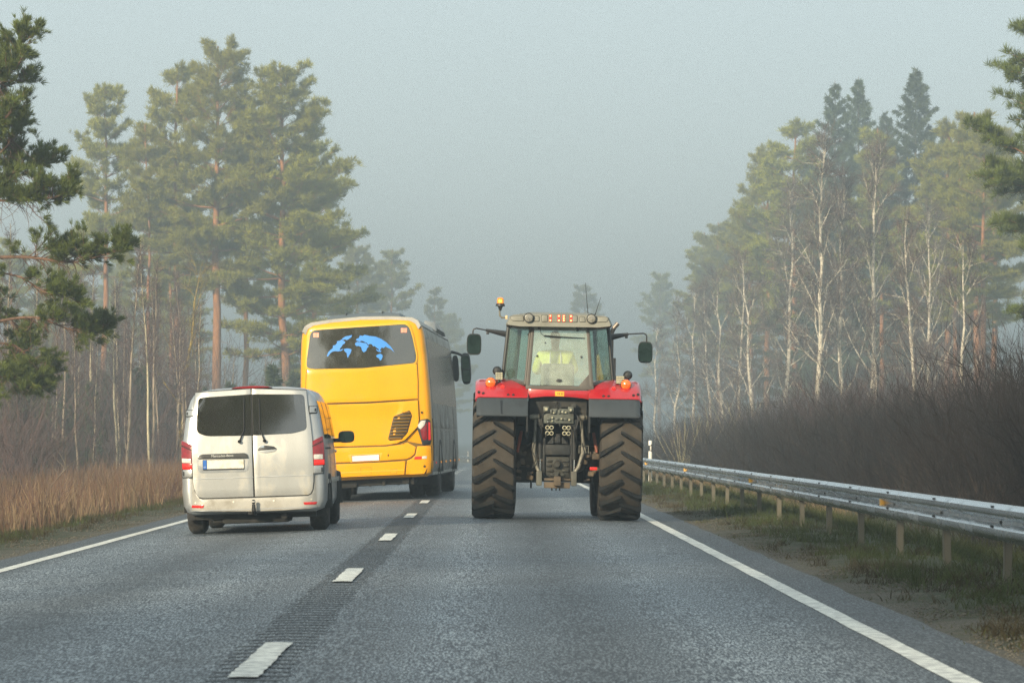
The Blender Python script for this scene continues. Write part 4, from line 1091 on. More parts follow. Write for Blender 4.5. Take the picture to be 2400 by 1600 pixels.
# aerials
for pts in (((793, 246), (784, 150), (775, 55)), ((834, 252), (849, 200), (868, 140))):
    q = [(*[tz(*p)[0]], .3, tz(*p)[1]) for p in pts]
    an = MB().tube(q, [.007, .005, .003], 6); an.lathe([(-.02, .02), (.012, .016), (.03, .008)], q[0], 'z', 12); an.obj('aerial', dark_m, tractor)
# mirrors (hung off the front posts)
for pts, cen in ((((316, 362), (185, 338), (128, 328), (112, 334), (107, 346), (107, 366)), (115, 425)), (((930, 372), (1045, 350), (1135, 344), (1150, 350), (1156, 362), (1156, 398)), (1149, 458))):
    s = -1 if cen[0] < 600 else 1
    q = [(tz(*p)[0] + .0, .95, tz(*p)[1]) for p in pts]
    mm = MB(); mm.tube([q[0], q[1]], [.052, .022], 8); mm.tube(q[1:], .011, 8); mm.box((q[1][0] - s * .03, .95, q[1][2] - .045), (.045, .04, .04), .006)
    mo = mm.obj('mirror_arm', black_m, tractor)
    cx, cz = tz(*cen)
    el = lambda k, y: [(cx + .113 * k * math.copysign(abs(math.cos(a)) ** .5, math.cos(a)), y, cz + .165 * k * math.copysign(abs(math.sin(a)) ** .5, math.sin(a))) for a in [2 * math.pi * i / 24 for i in range(24)]]
    hs = MB().loft([el(.96, .935), el(1, .95), el(.94, 1.0), el(.6, 1.03)]).obj('mirror', black_m, tractor)
    MB().panel([(p[0], p[2]) for p in el(.90, 0)], lambda u, v, d: (u, .934 - d, v), .002, .004).obj('mirror_glass', dmirror, hs)
# exhaust
ex = MB(); ex.tube([(.86, 1.15, 1.5), (.86, 1.15, 2.48)], .058, 14); ex.tube([(.84, 1.15, 2.4), (.84, 1.15, 2.86), (.88, 1.15, 2.95), (.94, 1.15, 3.02)], .036, 12, False)
ex.obj('exhaust', mat('exhaust_steel', (.24, .20, .17), .45, metal=.6, vary=.2), tractor)
# work lights over the fenders
for s, (x0, x1, y0, y1), rows in ((-1, (245, 290, 600, 646), 'grid'), (1, (955, 1006, 612, 658), 'bars')):
    WP_ = lambda u, v, d: (u, -.42 - d, v)
    b_ = MB().panel(rpoly(tpoly([(x0, y0), (x1, y0), (x1, y1), (x0, y1)]), .008), WP_, 0, .06, None, .006)
    xm, zm = tz((x0 + x1) / 2, y1); b_.tube([(xm, -.39, zm + .01), (xm, -.39, zm - .10)], .02, 8)
    w = b_.obj('led_work_light', black_m, tractor)
    if rows == 'grid':
        for i in range(4):
            for j in range(4):
                MB().panel(rpoly(tpoly([(x0 + 2 + i * 10.5, y0 + 2 + j * 10.8), (x0 + 11.5 + i * 10.5, y0 + 2 + j * 10.8), (x0 + 11.5 + i * 10.5, y0 + 11.4 + j * 10.8), (x0 + 2 + i * 10.5, y0 + 11.4 + j * 10.8)]), .008), WP_, .006, .01, None, .003).obj('led_cell', cream, w)
    else:
        for j in range(4):
            MB().panel(rpoly(tpoly([(x0 + 2, y0 + 2 + j * 11.3), (x1 - 2, y0 + 2 + j * 11.3), (x1 - 2, y0 + 10.5 + j * 11.3), (x0 + 2, y0 + 10.5 + j * 11.3)]), .004), WP_, .006, .01, None, .003).obj('led_bar', cream, w)
    hx = tz(256, 590) if s < 0 else tz(1030, 605)
    hl = MB().lathe([(-.06, .001), (-.055, .045), (-.03, .066), (.02, .070), (.05, .05), (.055, .001)], (hx[0], -.1, hx[1]), 'y', 20)
    hl.tube([(hx[0], -.1, hx[1] - .05), (hx[0] - s * .02, -.1, hx[1] - .26)], .028, 8); hl.obj('side_lamp', black_m, tractor)
# ---- hitch and running gear between the wheels
def TB(x0, y0, x1, y1, ya, yb, m, name, bev=.01, parent=None):
    (a, c), (d, e) = tz(x0, y0), tz(x1, y1)
    return MB().box(((a + d) / 2, (ya + yb) / 2, (c + e) / 2), (abs(d - a), abs(yb - ya), abs(c - e)), bev).obj(name, m, parent or tractor)
bd = MB(); bd.box((0, .55, 1.15), (.62, 1.6, 1.15), .06); bd.box((0, 1.9, .95), (.5, 2.2, .75), .06); bd.box((0, .3, 1.55), (.90, 1.1, .5), .04)
bd.box((-.46, .75, 1.08), (.44, .8, 1.06), .06); bd.box((.46, .75, 1.08), (.44, .8, 1.06), .06)
bd.obj('gearbox', gap_m, tractor)
for s in (-1, 1): MB().lathe([(s * .18, .27), (s * .36, .23), (s * .44, .18), (s * .62, .165), (s * .64, .21), (s * .70, .21)], (0, 0, R - .02), 'x', 28).obj('rear_axle', rust, tractor)
fx = MB(); fx.tube([(-.62, 2.72, .70), (.62, 2.72, .70)], .12, 12); fx.box((0, 2.72, .78), (.5, .5, .3), .05); fx.obj('front_axle', iron_d, tractor)
hd = MB().loft([[(x * k, y, z if z < 1.3 else z * kz) for x, z in ((-.36, 1.1), (-.40, 1.5), (-.34, 1.80), (-.2, 1.87), (.2, 1.87), (.34, 1.80), (.40, 1.5), (.36, 1.1))] for y, k, kz in ((1.3, 1, 1), (2.4, .98, .98), (3.2, .92, .94), (3.5, .8, .9))])
hd.obj('bonnet', tred, tractor, 35)
# spool valves
vb = MB(); (a, c), (d, e) = tz(532, 803), tz(708, 898)
vb.box(((a + d) / 2, -.62, (c + e) / 2 - .01), (d - a, .16, (c - e) * .92), .015)
for (x, y) in ((546, 815), (690, 815)): p = tz(x, y); vb.box((p[0], -.68, p[1]), (.085, .16, .085), .012)
for i in range(4):
    p = tz(575 + i * 24, 828); vb.box((p[0], -.71, p[1]), (.035, .05, .06), .008)
for i in range(3): p = tz(560 + i * 50, 872); vb.box((p[0], -.71, p[1]), (.05, .04, .03), .008)
vo = vb.obj('spool_valve_block', valve, tractor)
rr = random.Random(21)
for (x, y, r) in ((546, 815, .026), (690, 818, .02), (582, 864, .016), (682, 876, .017), (590, 836, .014), (640, 830, .016), (660, 832, .016), (556, 888, .012), (636, 870, .014), (582, 884, .013)):
    p = tz(x, y); MB().lathe([(.05, r), (-.02, r), (-.028, r * .7), (-.028, .001)], (p[0], -.765 if r > .019 else -.72, p[1]), 'y', 14).obj('fitting', cream if r > .012 else chrome_m, vo)
for gx in (555, 655):
    for i in (0, 1):
        for j in (0, 1):
            p = tz(gx + i * 24, 922 + j * 33)
            cp = MB().lathe([(.10, .033), (-.03, .033), (-.036, .026), (-.036, .021)], (p[0], -.66, p[1]), 'y', 18).obj('hydraulic_coupler', cream, tractor)
            MB().lathe([(-.01, .022), (-.015, .001)], (p[0], -.66, p[1]), 'y', 14).obj('coupler_bore', gap_m, cp)
# hoses
for i, pts in enumerate((((600, 800), (612, 770), (616, 790), (612, 840), (620, 875), (628, 915)), ((632, 800), (622, 772), (616, 830), (605, 860), (600, 900)), ((540, 830), (528, 850), (520, 880), (530, 920)),
            ((705, 830), (728, 848), (735, 880), (722, 930)), ((560, 900), (552, 930), (545, 980)), ((690, 905), (700, 940), (698, 1000)), ((480, 1010), (468, 1060), (490, 1110), (470, 1160)), ((760, 1010), (775, 1070), (752, 1130)))):
    MB().tube([(tz(*p)[0], -.70 - .04 * math.sin(k * 1.3 + i), tz(*p)[1]) for k, p in enumerate(pts)], .011, 6).obj('hose', dark_m if i % 2 else iron, tractor)
MB().box((tz(613, 772)[0], -.70, tz(613, 772)[1]), (.13, .03, .022), .006).obj('top_link_pin', iron, tractor)
# top link bracket
tb_ = MB(); tb_.box((tz(616, 1000)[0], -.55, tz(616, 985)[1]), (.09, .14, .14), .015)
for sx, x in ((-1, 572), (1, 660)):
    p = tz(x, 1000); tb_.poly([(p[0] - .05, -.60, p[1] - .04), (p[0] + .05, -.60, p[1] - .04), (p[0] + (.05 if sx < 0 else -.05), -.60, p[1] + .07), (p[0] - .05, -.50, p[1] - .04), (p[0] + .05, -.50, p[1] - .04), (p[0] + (.05 if sx < 0 else -.05), -.50, p[1] + .07)],
                            [(0, 1, 2), (5, 4, 3), (0, 3, 4, 1), (1, 4, 5, 2), (2, 5, 3, 0)])
tb_.obj('top_link_bracket', iron_d, tractor)
TB(545, 1022, 690, 1082, -.64, -.40, iron_d, 'hitch_plate')
TB(530, 985, 545, 1215, -.62, -.35, iron_d, 'hitch_side'); TB(690, 985, 705, 1215, -.62, -.35, iron_d, 'hitch_side')
# PTO housing with ribs
pt = MB(); (a, c), (d, e) = tz(545, 1092), tz(690, 1216)
pt.box(((a + d) / 2, -.50, (c + e) / 2), (d - a, .18, c - e), .02)
for (x0, y0, x1, y1) in ((552, 1110, 590, 1122), (645, 1110, 683, 1122), (552, 1165, 590, 1180), (645, 1165, 683, 1180), (552, 1138, 580, 1150), (655, 1138, 683, 1150), (575, 1192, 600, 1206), (635, 1192, 660, 1206)):
    (a, c), (d, e) = tz(x0, y0), tz(x1, y1); pt.box(((a + d) / 2, -.60, (c + e) / 2), (d - a, .04, c - e), .008)
pt.lathe([(.02, .075), (-.03, .07), (-.04, .05), (-.10, .045), (-.10, .001)], (*[tz(614, 1135)[0]], -.59, tz(614, 1135)[1]), 'y', 24)
pt.lathe([(.02, .05), (-.05, .046), (-.05, .028), (-.13, .026), (-.13, .001)], (*[tz(612, 1195)[0]], -.59, tz(612, 1195)[1]), 'y', 20)
pt.obj('power_take_off', iron, tractor)
TB(536, 1218, 696, 1232, -.72, -.35, rust, 'drawbar_frame', .006)
dbm = MB(); (a, c), (d, e) = tz(540, 1240), tz(692, 1276); dbm.box(((a + d) / 2, -.6, (c + e) / 2), (d - a, .3, c - e), .012)
(a, c), (d, e) = tz(596, 1205), tz(638, 1262); dbm.box(((a + d) / 2, -.74, (c + e) / 2), (d - a, .2, c - e), .02)
for x in (586, 611, 632): p = tz(x, 1284); dbm.tube([(p[0], -.65, p[1] + .06), (p[0], -.65, p[1] - .015)], .011, 8)
dbm.obj('drawbar', rust, tractor)
# lift rams with bright rods, lower-link ends, lift links
for xs_, x2, xl, xl2 in ((515, 510, 487, 478), (715, 713, 752, 770)):
    s = -1 if xs_ < 600 else 1
    r = MB(); x, z1 = tz(xs_, 905); _, z0 = tz(xs_, 1108)
    r.tube([(x, -.60, z1), (x, -.60, z0)], .040, 14); r.box((x, -.60, z1 + .03), (.09, .10, .11), .02); r.obj('lift_ram', iron_d, tractor)
    _, z2 = tz(xs_, 1178); MB().tube([(x, -.60, z0), (x, -.60, z2)], .016, 12).obj('ram_rod', chrome_m, tractor)
    (a, c), (d, e) = tz(x2 - 17, 1176), tz(x2 + 17, 1262)
    bl = MB().box(((a + d) / 2, -.66, (c + e) / 2), (d - a, .26, c - e), .018)
    bl.box(((a + d) / 2, -.2, .66), (.06, .8, .10), .015); bl.obj('lower_link', mat('link_grey', (.105, .105, .085), .6, vary=.25, dirt=(.05, .045, .035), dirt_amt=.4) if 'link_grey' not in bpy.data.materials else bpy.data.materials['link_grey'], tractor)
    q = [tz(xl, 862), tz((xl + xl2) / 2, 960), tz(xl2, 1050), tz((xl2 + x2) / 2, 1150), tz(x2 - s * 8, 1200)]
    lk = MB().tube([(p[0], -.55 - .03 * i, p[1]) for i, p in enumerate(q)], [.026, .024, .036, .03, .026], 10)
    lk.lathe([(-.05, .045), (.05, .045), (.05, .001)], (q[0][0], -.55, q[0][1]), 'x', 16); lk.box((q[0][0] - s * -.035, -.50, q[0][1] + .005), (.12, .09, .07), .02)
    if s > 0:
        lk.box((q[2][0], -.62, q[2][1]), (.09, .06, .10), .015); lk.tube([(q[2][0] - .07, -.66, q[2][1] - .05), (q[2][0] - .07, -.66, q[2][1] + .06), (q[2][0] + .07, -.66, q[2][1] + .06), (q[2][0] + .07, -.66, q[2][1] - .05)], .009, 6)
    lk.obj('lift_link', mat('link_worn', (.20, .19, .155), .55, metal=.3, vary=.35, scale=14, dirt=(.07, .06, .045), dirt_amt=.45) if 'link_worn' not in bpy.data.materials else bpy.data.materials['link_worn'], tractor)
    lr = MB(); lr.tube([(s * .30, -.42, 1.60), (q[0][0], -.52, q[0][1])], [.05, .04], 10); lr.obj('lift_arm', iron, tractor)
    # orange stay, brake gear lumps, tool pins
    p0, p1 = (tz(404, 945), tz(382, 1068)) if s < 0 else (tz(828, 950), tz(848, 1064))
    MB().tube([(p0[0], -.45, p0[1]), ((p0[0] * .6 + p1[0] * .4), -.5, (p0[1] * .6 + p1[1] * .4)), (p1[0], -.55, p1[1])], [.024, .028, .020], 10).obj('stay_rod', strut_red, tractor)
    lm = MB()
    for i in range(10):
        u = rr.uniform(380, 460) if s < 0 else rr.uniform(772, 850); v = rr.uniform(1060, 1235)
        p = tz(u, v); lm.box((p[0], -.42 + rr.uniform(-.1, .1), p[1]), (rr.uniform(.04, .12), .14, rr.uniform(.03, .10)), .012, Matrix.Rotation(rr.uniform(-.5, .5), 3, 'Y'))
    lm.obj('brake_linkage', rust, tractor)
    TB(372 if s < 0 else 780, 1150, 470 if s < 0 else 832, 1248, -.15, .4, under_m, 'fuel_tank', .05)
p = tz(465, 1262); MB().tube([(p[0], -.35, p[1] + .08), (p[0], -.35, p[1] - .045)], .014, 8).obj('stabiliser_pin', dark_m, tractor)
TB(808, 1150, 850, 1167, -.60, -.56, red_lit, 'red_reflector', .006)  # a reflector, not a lamp; its glow imitates returned light
TB(690, 782, 722, 806, -.62, -.5, iron, 'valve_cap', .008)
TB(445, 760, 790, 800, -.30, -.2, gap_m, 'cab_underside', .01)
# seat and steering wheel
st = MB().box((0, .06, 2.13), (.50, .13, .46), .06, Matrix.Rotation(.12, 3, 'X'), 3); st.box((0, .30, 1.92), (.52, .50, .14), .05, None, 3); st.box((0, .32, 1.72), (.3, .3, .35), .04)
st.obj('seat', mat('seat_grey', (.20, .19, .16), .85, vary=.15, scale=20), tractor)
sw = MB(); c0 = Vector((0, .92, 2.16))
ring = [c0 + Matrix.Rotation(math.radians(55), 3, 'X') @ Vector((.19 * math.cos(a), .19 * math.sin(a), 0)) for a in [2 * math.pi * i / 24 for i in range(25)]]
sw.tube(ring, .014, 8, False); sw.tube([c0, (0, 1.12, 1.75)], .03, 8); sw.box(c0, (.34, .03, .02), .006); sw.obj('steering_wheel', black_m, tractor)

# ---- the driver (seated, seen from behind through the dusty pane)
def skin_fig(name, pts, edges, root, m, parent, sub=2):
    me = bpy.data.meshes.new(name + '_rig')
    me.from_pydata([p[0] for p in pts], edges, [])
    o = bpy.data.objects.new(name, me); COL.objects.link(o)
    sk = o.modifiers.new('skin', 'SKIN'); o.modifiers.new('sub', 'SUBSURF').levels = sub
    for i, p in enumerate(pts):
        r = p[1]; me.skin_vertices[0].data[i].radius = r if isinstance(r, tuple) else (r, r)
        me.skin_vertices[0].data[i].use_root = (i == root)
    bpy.context.view_layer.update()
    ev = bpy.data.meshes.new_from_object(o.evaluated_get(bpy.context.evaluated_depsgraph_get()))
    bpy.data.objects.remove(o)
    for p in ev.polygons: p.use_smooth = True
    ev.name = name; ev.materials.clear()
    return link(name, ev, m, parent)
skin_m = mat('skin', (.42, .25, .18), .55, vary=.1)
vest_m = mat('hi_vis_yellow', (.70, .72, .14), .7, vary=.12, scale=12, emit=(.75, .8, .12), estr=0.0)
trouser_m = mat('dark_workwear', (.05, .055, .06), .85, vary=.2)
hair_m = mat('dark_hair', (.05, .04, .03), .8, vary=.3, scale=40)
person = tag(empty('person', (tr_x, TR_Y + .32, cross_z(tr_x) + 1.99)), 'tractor driver seen from behind in a bright yellow hi-vis jacket', 'person')
B = [((0, 0, 0), (.17, .12)), ((0, -.02, .22), (.15, .11)), ((0, -.01, .44), (.18, .11)), ((0, .01, .555), (.062, .062)), ((0, .025, .64), (.058, .066)), ((0, .02, .72), (.088, .105)), ((0, .015, .80), (.085, .105)), ((0, .015, .87), (.045, .055)),
     ((-.20, -.01, .47), .062), ((-.30, .10, .27), .048), ((-.20, .38, .26), .038), ((-.17, .46, .25), .034), ((.20, -.01, .47), .062), ((.30, .10, .27), .048), ((.20, .38, .26), .038), ((.17, .46, .25), .034),
     ((-.10, .10, .02), .09), ((-.16, .42, .02), .07), ((-.16, .46, -.38), .05), ((-.16, .58, -.44), .04), ((.10, .10, .02), .09), ((.16, .42, .02), .07), ((.16, .46, -.38), .05), ((.16, .58, -.44), .04),
     ((0, .118, .73), (.016, .02))]
E = [(0, 1), (1, 2), (2, 3), (3, 4), (4, 5), (5, 6), (6, 7), (2, 8), (8, 9), (9, 10), (10, 11), (2, 12), (12, 13), (13, 14), (14, 15), (0, 16), (16, 17), (17, 18), (18, 19), (0, 20), (20, 21), (21, 22), (22, 23), (5, 24)]
skin_fig('body', B, E, 0, skin_m, person)
J = [((0, 0, .0), (.19, .14)), ((0, -.02, .22), (.175, .13)), ((0, -.01, .46), (.21, .13)), ((0, .0, .60), (.10, .09)), ((-.225, -.01, .50), .082), ((-.305, .10, .27), .064), ((-.21, .34, .265), .052), ((.225, -.01, .50), .082), ((.305, .10, .27), .064), ((.21, .34, .265), .052)]
skin_fig('jacket', J, [(0, 1), (1, 2), (2, 3), (2, 4), (4, 5), (5, 6), (2, 7), (7, 8), (8, 9)], 0, vest_m, person)
skin_fig('trousers', [((0, 0, .0), (.18, .13)), ((-.10, .10, .02), .105), ((-.16, .42, .02), .085), ((-.16, .46, -.36), .065), ((.10, .10, .02), .105), ((.16, .42, .02), .085), ((.16, .46, -.36), .065)], [(0, 1), (1, 2), (2, 3), (0, 4), (4, 5), (5, 6)], 0, trouser_m, person)
skin_fig('hair', [((0, -.005, .72), (.096, .10)), ((0, -.008, .80), (.096, .112)), ((0, 0, .88), (.055, .065))], [(0, 1), (1, 2)], 0, hair_m, person)
hd_ = MB()
for s in (-1, 1):
    for sx in (-1, 1):
        for f in range(4): hd_.tube([(s * .17 + sx * 0 + (f - 1.5) * .02, .46, .255), (s * .17 + (f - 1.5) * .021, .505, .262), (s * .17 + (f - 1.5) * .02, .535, .245 - .004 * f), (s * .17 + (f - 1.5) * .02, .53, .222)], [.010, .0095, .009, .008], 6)
        break
    hd_.tube([(s * .17 - s * .035, .45, .26), (s * .17 - s * .055, .48, .27), (s * .17 - s * .05, .515, .26)], [.011, .010, .009], 6)
hd_.obj('fingers', skin_m, person)
for sx in (-.085, .085):      # reflective braces of the jacket
    MB().tube([(sx, -.137, .20), (sx, -.142, .36), (sx * .95, -.125, .47), (sx * .9, -.06, .545)], .012, 6).obj('reflective_strip', white_p, person)
# ================================================================== VEGETATION
def norm(a): return a / np.maximum(np.linalg.norm(a, axis=-1, keepdims=True), 1e-9)

class Wood:
    """collects tapered limbs as one low-sided mesh"""
    def __init__(s): s.V, s.F, s.n = [], [], 0
    def limb(s, pts, r0, r1, sides=5):
        pts = np.asarray(pts, float); m = len(pts)
        t = norm(np.gradient(pts, axis=0))
        ref = np.array([0, 0, 1.]) if abs(t[0][2]) < .8 else np.array([1., 0, 0])
        a = norm(np.cross(t, ref)); b = np.cross(t, a)
        rr = np.linspace(r0, r1, m) if not isinstance(r0, (list, np.ndarray)) else np.asarray(r0)
        an = np.arange(sides) * 2 * math.pi / sides
        ring = pts[:, None] + rr[:, None, None] * (a[:, None] * np.cos(an)[None, :, None] + b[:, None] * np.sin(an)[None, :, None])
        s.V.append(ring.reshape(-1, 3))
        i = np.arange(m - 1)[:, None] * sides; k = np.arange(sides)[None]; k2 = (k + 1) % sides
        s.F.append(np.stack([i + k, i + k2, i + sides + k2, i + sides + k], -1).reshape(-1, 4) + s.n)
        s.n += m * sides
    def mesh(s, name):
        me = np_mesh(name, np.concatenate(s.V), np.concatenate(s.F))
        me.polygons.foreach_set('use_smooth', np.ones(len(me.polygons), bool))
        return me

def tufts(rng, C, D, S, nb, L, w, spread=.9):
    """needle sprays: C centres, D directions, S sizes -> thin triangles"""
    n = len(C)
    v = norm(D[:, None] * 1.0 + rng.normal(0, spread, (n, nb, 3)) * .75)
    side = norm(np.cross(v, rng.normal(0, 1, (n, nb, 3))))
    ln = (L * S[:, None] * rng.uniform(.6, 1.15, (n, nb)))[..., None]
    c = C[:, None] + v * ln * .05
    ww = w * S[:, None, None] * .5
    mid = c + v * ln * .45
    P = np.stack([c, mid + side * ww, c + v * ln, mid - side * ww], 2).reshape(-1, 3)
    F = np.arange(n * nb * 4).reshape(-1, 4)
    return P, F

def twigs(P0, P1, w, rng):
    d = P1 - P0
    side = norm(np.cross(d, rng.normal(0, 1, d.shape))) * np.asarray(w).reshape(-1, 1) * .5
    V = np.stack([P0 + side, P0 - side, P1], 1).reshape(-1, 3)
    return V, np.arange(len(V)).reshape(-1, 3)

def curve(p0, d, L, n, rng, bend_z=0.0, wob=.08):
    p = [np.array(p0, float)]; d = norm(np.array(d, float))
    for i in range(n):
        d = norm(d + np.array([rng.normal(0, wob), rng.normal(0, wob), bend_z / n + rng.normal(0, wob * .5)]))
        p.append(p[-1] + d * L / n)
    return np.array(p)

bark_pine, n_, l_, b_ = node_mat('pine_bark')
tc_ = n_.new('ShaderNodeTexCoord').outputs['Object']
sep = n_.new('ShaderNodeSeparateXYZ'); l_.new(tc_, sep.inputs[0])
mp_ = n_.new('ShaderNodeMapping'); mp_.inputs['Scale'].default_value = (1, 1, .25); l_.new(tc_, mp_.inputs[0])
gr_ = mk_noise(n_, l_, mp_.outputs[0], 7, 5, .7)
low = mk_ramp(n_, l_, gr_, [(.3, (.05, .038, .03)), (.7, (.23, .165, .12))])
hig = mk_ramp(n_, l_, gr_, [(.3, (.20, .085, .035)), (.7, (.44, .205, .085))])
nz_ = mk_noise(n_, l_, tc_, .6, 3)
am = n_.new('ShaderNodeMath'); am.operation = 'MULTIPLY_ADD'; am.inputs[1].default_value = 5.0; l_.new(nz_, am.inputs[0]); l_.new(sep.outputs[2], am.inputs[2])
mr_ = n_.new('ShaderNodeMapRange'); mr_.inputs[1].default_value, mr_.inputs[2].default_value = 4.5, 10.0; l_.new(am.outputs[0], mr_.inputs[0])
l_.new(mk_mix(n_, l_, mr_.outputs[0], low, hig), b_.inputs['Base Color']); b_.inputs['Roughness'].default_value = .9
bp_ = n_.new('ShaderNodeBump'); bp_.inputs['Strength'].default_value = .6; bp_.inputs['Distance'].default_value = .03; l_.new(gr_, bp_.inputs['Height']); l_.new(bp_.outputs[0], b_.inputs['Normal'])
birch_m, n_, l_, b_ = node_mat('birch_bark')
tc_ = n_.new('ShaderNodeTexCoord').outputs['Object']
mp_ = n_.new('ShaderNodeMapping'); mp_.inputs['Scale'].default_value = (1.2, 1.2, 2.6); l_.new(tc_, mp_.inputs[0])
g_ = mk_noise(n_, l_, mp_.outputs[0], 2.2, 5, .75)
l_.new(mk_ramp(n_, l_, g_, [(.34, (.05, .045, .04)), (.43, (.42, .37, .29)), (.62, (.72, .66, .54))]), b_.inputs['Base Color']); b_.inputs['Roughness'].default_value = .8
bark_grey = mat('grey_bark', (.16, .135, .11), .9, vary=.35, scale=8, stretch=(1, 1, .3))
lichen_m = mat('lichen_bark', (.13, .105, .05), .9, vary=.3, scale=6, dirt=(.40, .27, .03), dirt_scale=3.5, dirt_amt=.62)
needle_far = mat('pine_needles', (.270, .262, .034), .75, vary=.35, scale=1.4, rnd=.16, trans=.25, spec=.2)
needle_near = mat('pine_needles_near', (.120, .150, .032), .7, vary=.35, scale=2.0, rnd=.08, trans=.22, spec=.25)
needle_spruce = mat('spruce_needles', (.075, .098, .045), .8, vary=.35, scale=1.2, rnd=.15, trans=.15, spec=.2)
twig_m = mat('birch_twigs', (.105, .070, .058), .9, vary=.3, scale=1.5, rnd=.2)
twig_p = mat('sapling_twigs', (.100, .066, .060), .9, vary=.35, scale=1.5, rnd=.25)

def pine(seed, H, cs, Rc, npri, tr=.24, nb=13, tl=.40, tw=.040, lean=0.0, dens=1.0, low_dead=8):
    rng = np.random.default_rng(seed); w = Wood()
    zz = np.linspace(-.3, H, 14)
    wob = np.cumsum(rng.normal(0, .07, (14, 2)), 0); wob -= wob[0]
    trunk = np.stack([wob[:, 0] + lean * zz / H, wob[:, 1], zz], 1)
    w.limb(trunk, list(tr * (1 - .86 * (np.linspace(0, 1, 14)) ** 1.15) + np.r_[.06, np.zeros(13)]), 0, 9)
    def tp(z): return np.array([np.interp(z, zz, trunk[:, 0]), np.interp(z, zz, trunk[:, 1]), z])
    C, D, S = [], [], []
    z0 = cs * H; az = rng.uniform(0, 6.28)
    for i in range(npri):
        t = ((i + rng.uniform(0, 1)) / npri) ** .92
        nw = max(6, int((H - z0) / 1.2)); t = (math.floor(t * nw) + rng.uniform(.0, .35)) / nw
        z = z0 + t * (H * .985 - z0)
        az += 2.4 + rng.normal(0, .35)
        env = (1 - t) ** .52 * min(1, .55 + 1.6 * t) * 1.12 + .10
        Lp = Rc * env * rng.uniform(.55, 1.12)
        el = math.radians(-6 + 46 * t ** 1.3 + rng.normal(0, 8))
        d = (math.cos(az) * math.cos(el), math.sin(az) * math.cos(el), math.sin(el))
        p = curve(tp(z), d, Lp, 5, rng, .35, .10)
        w.limb(p, max(.012, .030 * Lp / 2.2), .008, 4)
        ns = int(5 + 3.2 * Lp)
        for k in range(ns):
            s = rng.uniform(.28, 1.0) if k else 1.0
            q = p[min(4, int(s * 5))] + (p[min(5, int(s * 5) + 1)] - p[min(4, int(s * 5))]) * (s * 5 - int(s * 5) if s < 1 else 1)
            da = az + rng.choice([-1, 1]) * rng.uniform(.3, 1.25)
            e2 = el * .5 + rng.uniform(-.08, .42)
            L2 = Lp * rng.uniform(.16, .36) * (1.25 - .5 * s) + .18
            d2 = np.array([math.cos(da) * math.cos(e2), math.sin(da) * math.cos(e2), math.sin(e2)])
            w.limb(np.stack([q, q + d2 * L2 * .5 + (0, 0, .03), q + d2 * L2 + (0, 0, .10)]), .011, .005, 3)
            nt = max(3, int((4 + 4 * L2) * dens))
            ss = rng.uniform(.25, 1.08, nt)[:, None]
            c = q + d2 * L2 * ss + rng.normal(0, .10, (nt, 3)) * np.array([1, 1, .38]) + np.array([0, 0, .06])
            C.append(c); D.append(norm(d2 * .5 + np.array([0, 0, .9]) + rng.normal(0, .3, (nt, 3)))); S.append(rng.uniform(.75, 1.25, nt))
    for i in range(low_dead):                                     # bare lower limbs
        z = rng.uniform(.18, max(.2, cs)) * H; a = rng.uniform(0, 6.28)
        w.limb(curve(tp(z), (math.cos(a), math.sin(a), -.12), rng.uniform(.6, 2.0), 4, rng, -.2, .12), .018, .004, 3)
    C, D, S = np.concatenate(C), np.concatenate(D), np.concatenate(S)
    V, F = tufts(rng, C, D, S, nb, tl, tw)
    return w.mesh('trunk'), np_mesh('crown', V, F)

def spruce(seed, H, Rc, npri=120, tr=.22, nb=9, cs=.14):
    rng = np.random.default_rng(seed); w = Wood()
    zz = np.linspace(-.3, H, 8); w.limb(np.stack([zz * 0, zz * 0, zz], 1), list(tr * (1 - .93 * np.linspace(0, 1, 8))), 0, 7)
    C, D, S = [], [], []; az = 0
    for i in range(npri):
        t = (i + rng.uniform()) / npri; z = H * (cs + (1 - cs) * t * .99); az += 2.4 + rng.normal(0, .3)
        Lp = Rc * ((1 - t) ** .8) * rng.uniform(.65, 1.15) + .05
        el = math.radians(-22 + 50 * t ** 1.5 + rng.normal(0, 6))
        d = np.array([math.cos(az) * math.cos(el), math.sin(az) * math.cos(el), math.sin(el)])
        p = curve((0, 0, z), d, Lp, 4, rng, .45, .06); w.limb(p, .02, .005, 3)
        nt = int(14 + 17 * Lp); s = rng.uniform(.15, 1.02, nt)
        q = np.stack([np.interp(s * 4, range(5), p[:, k]) for k in range(3)], 1)
        lat = np.array([-math.sin(az), math.cos(az), 0]) * rng.normal(0, .22, nt)[:, None] * (Lp * .5 * (1.1 - s) + .25)[:, None]
        C.append(q + lat + np.stack([s * 0, s * 0, -np.abs(rng.normal(0, .13, nt))], 1)); D.append(norm(d * .7 + np.array([0, 0, -.45]) + rng.normal(0, .3, (nt, 3)))); S.append(rng.uniform(.7, 1.25, nt))
    V, F = tufts(rng, np.concatenate(C), np.concatenate(D), np.concatenate(S), nb, .34, .05, .7)
    return w.mesh('trunk'), np_mesh('crown', V, F)

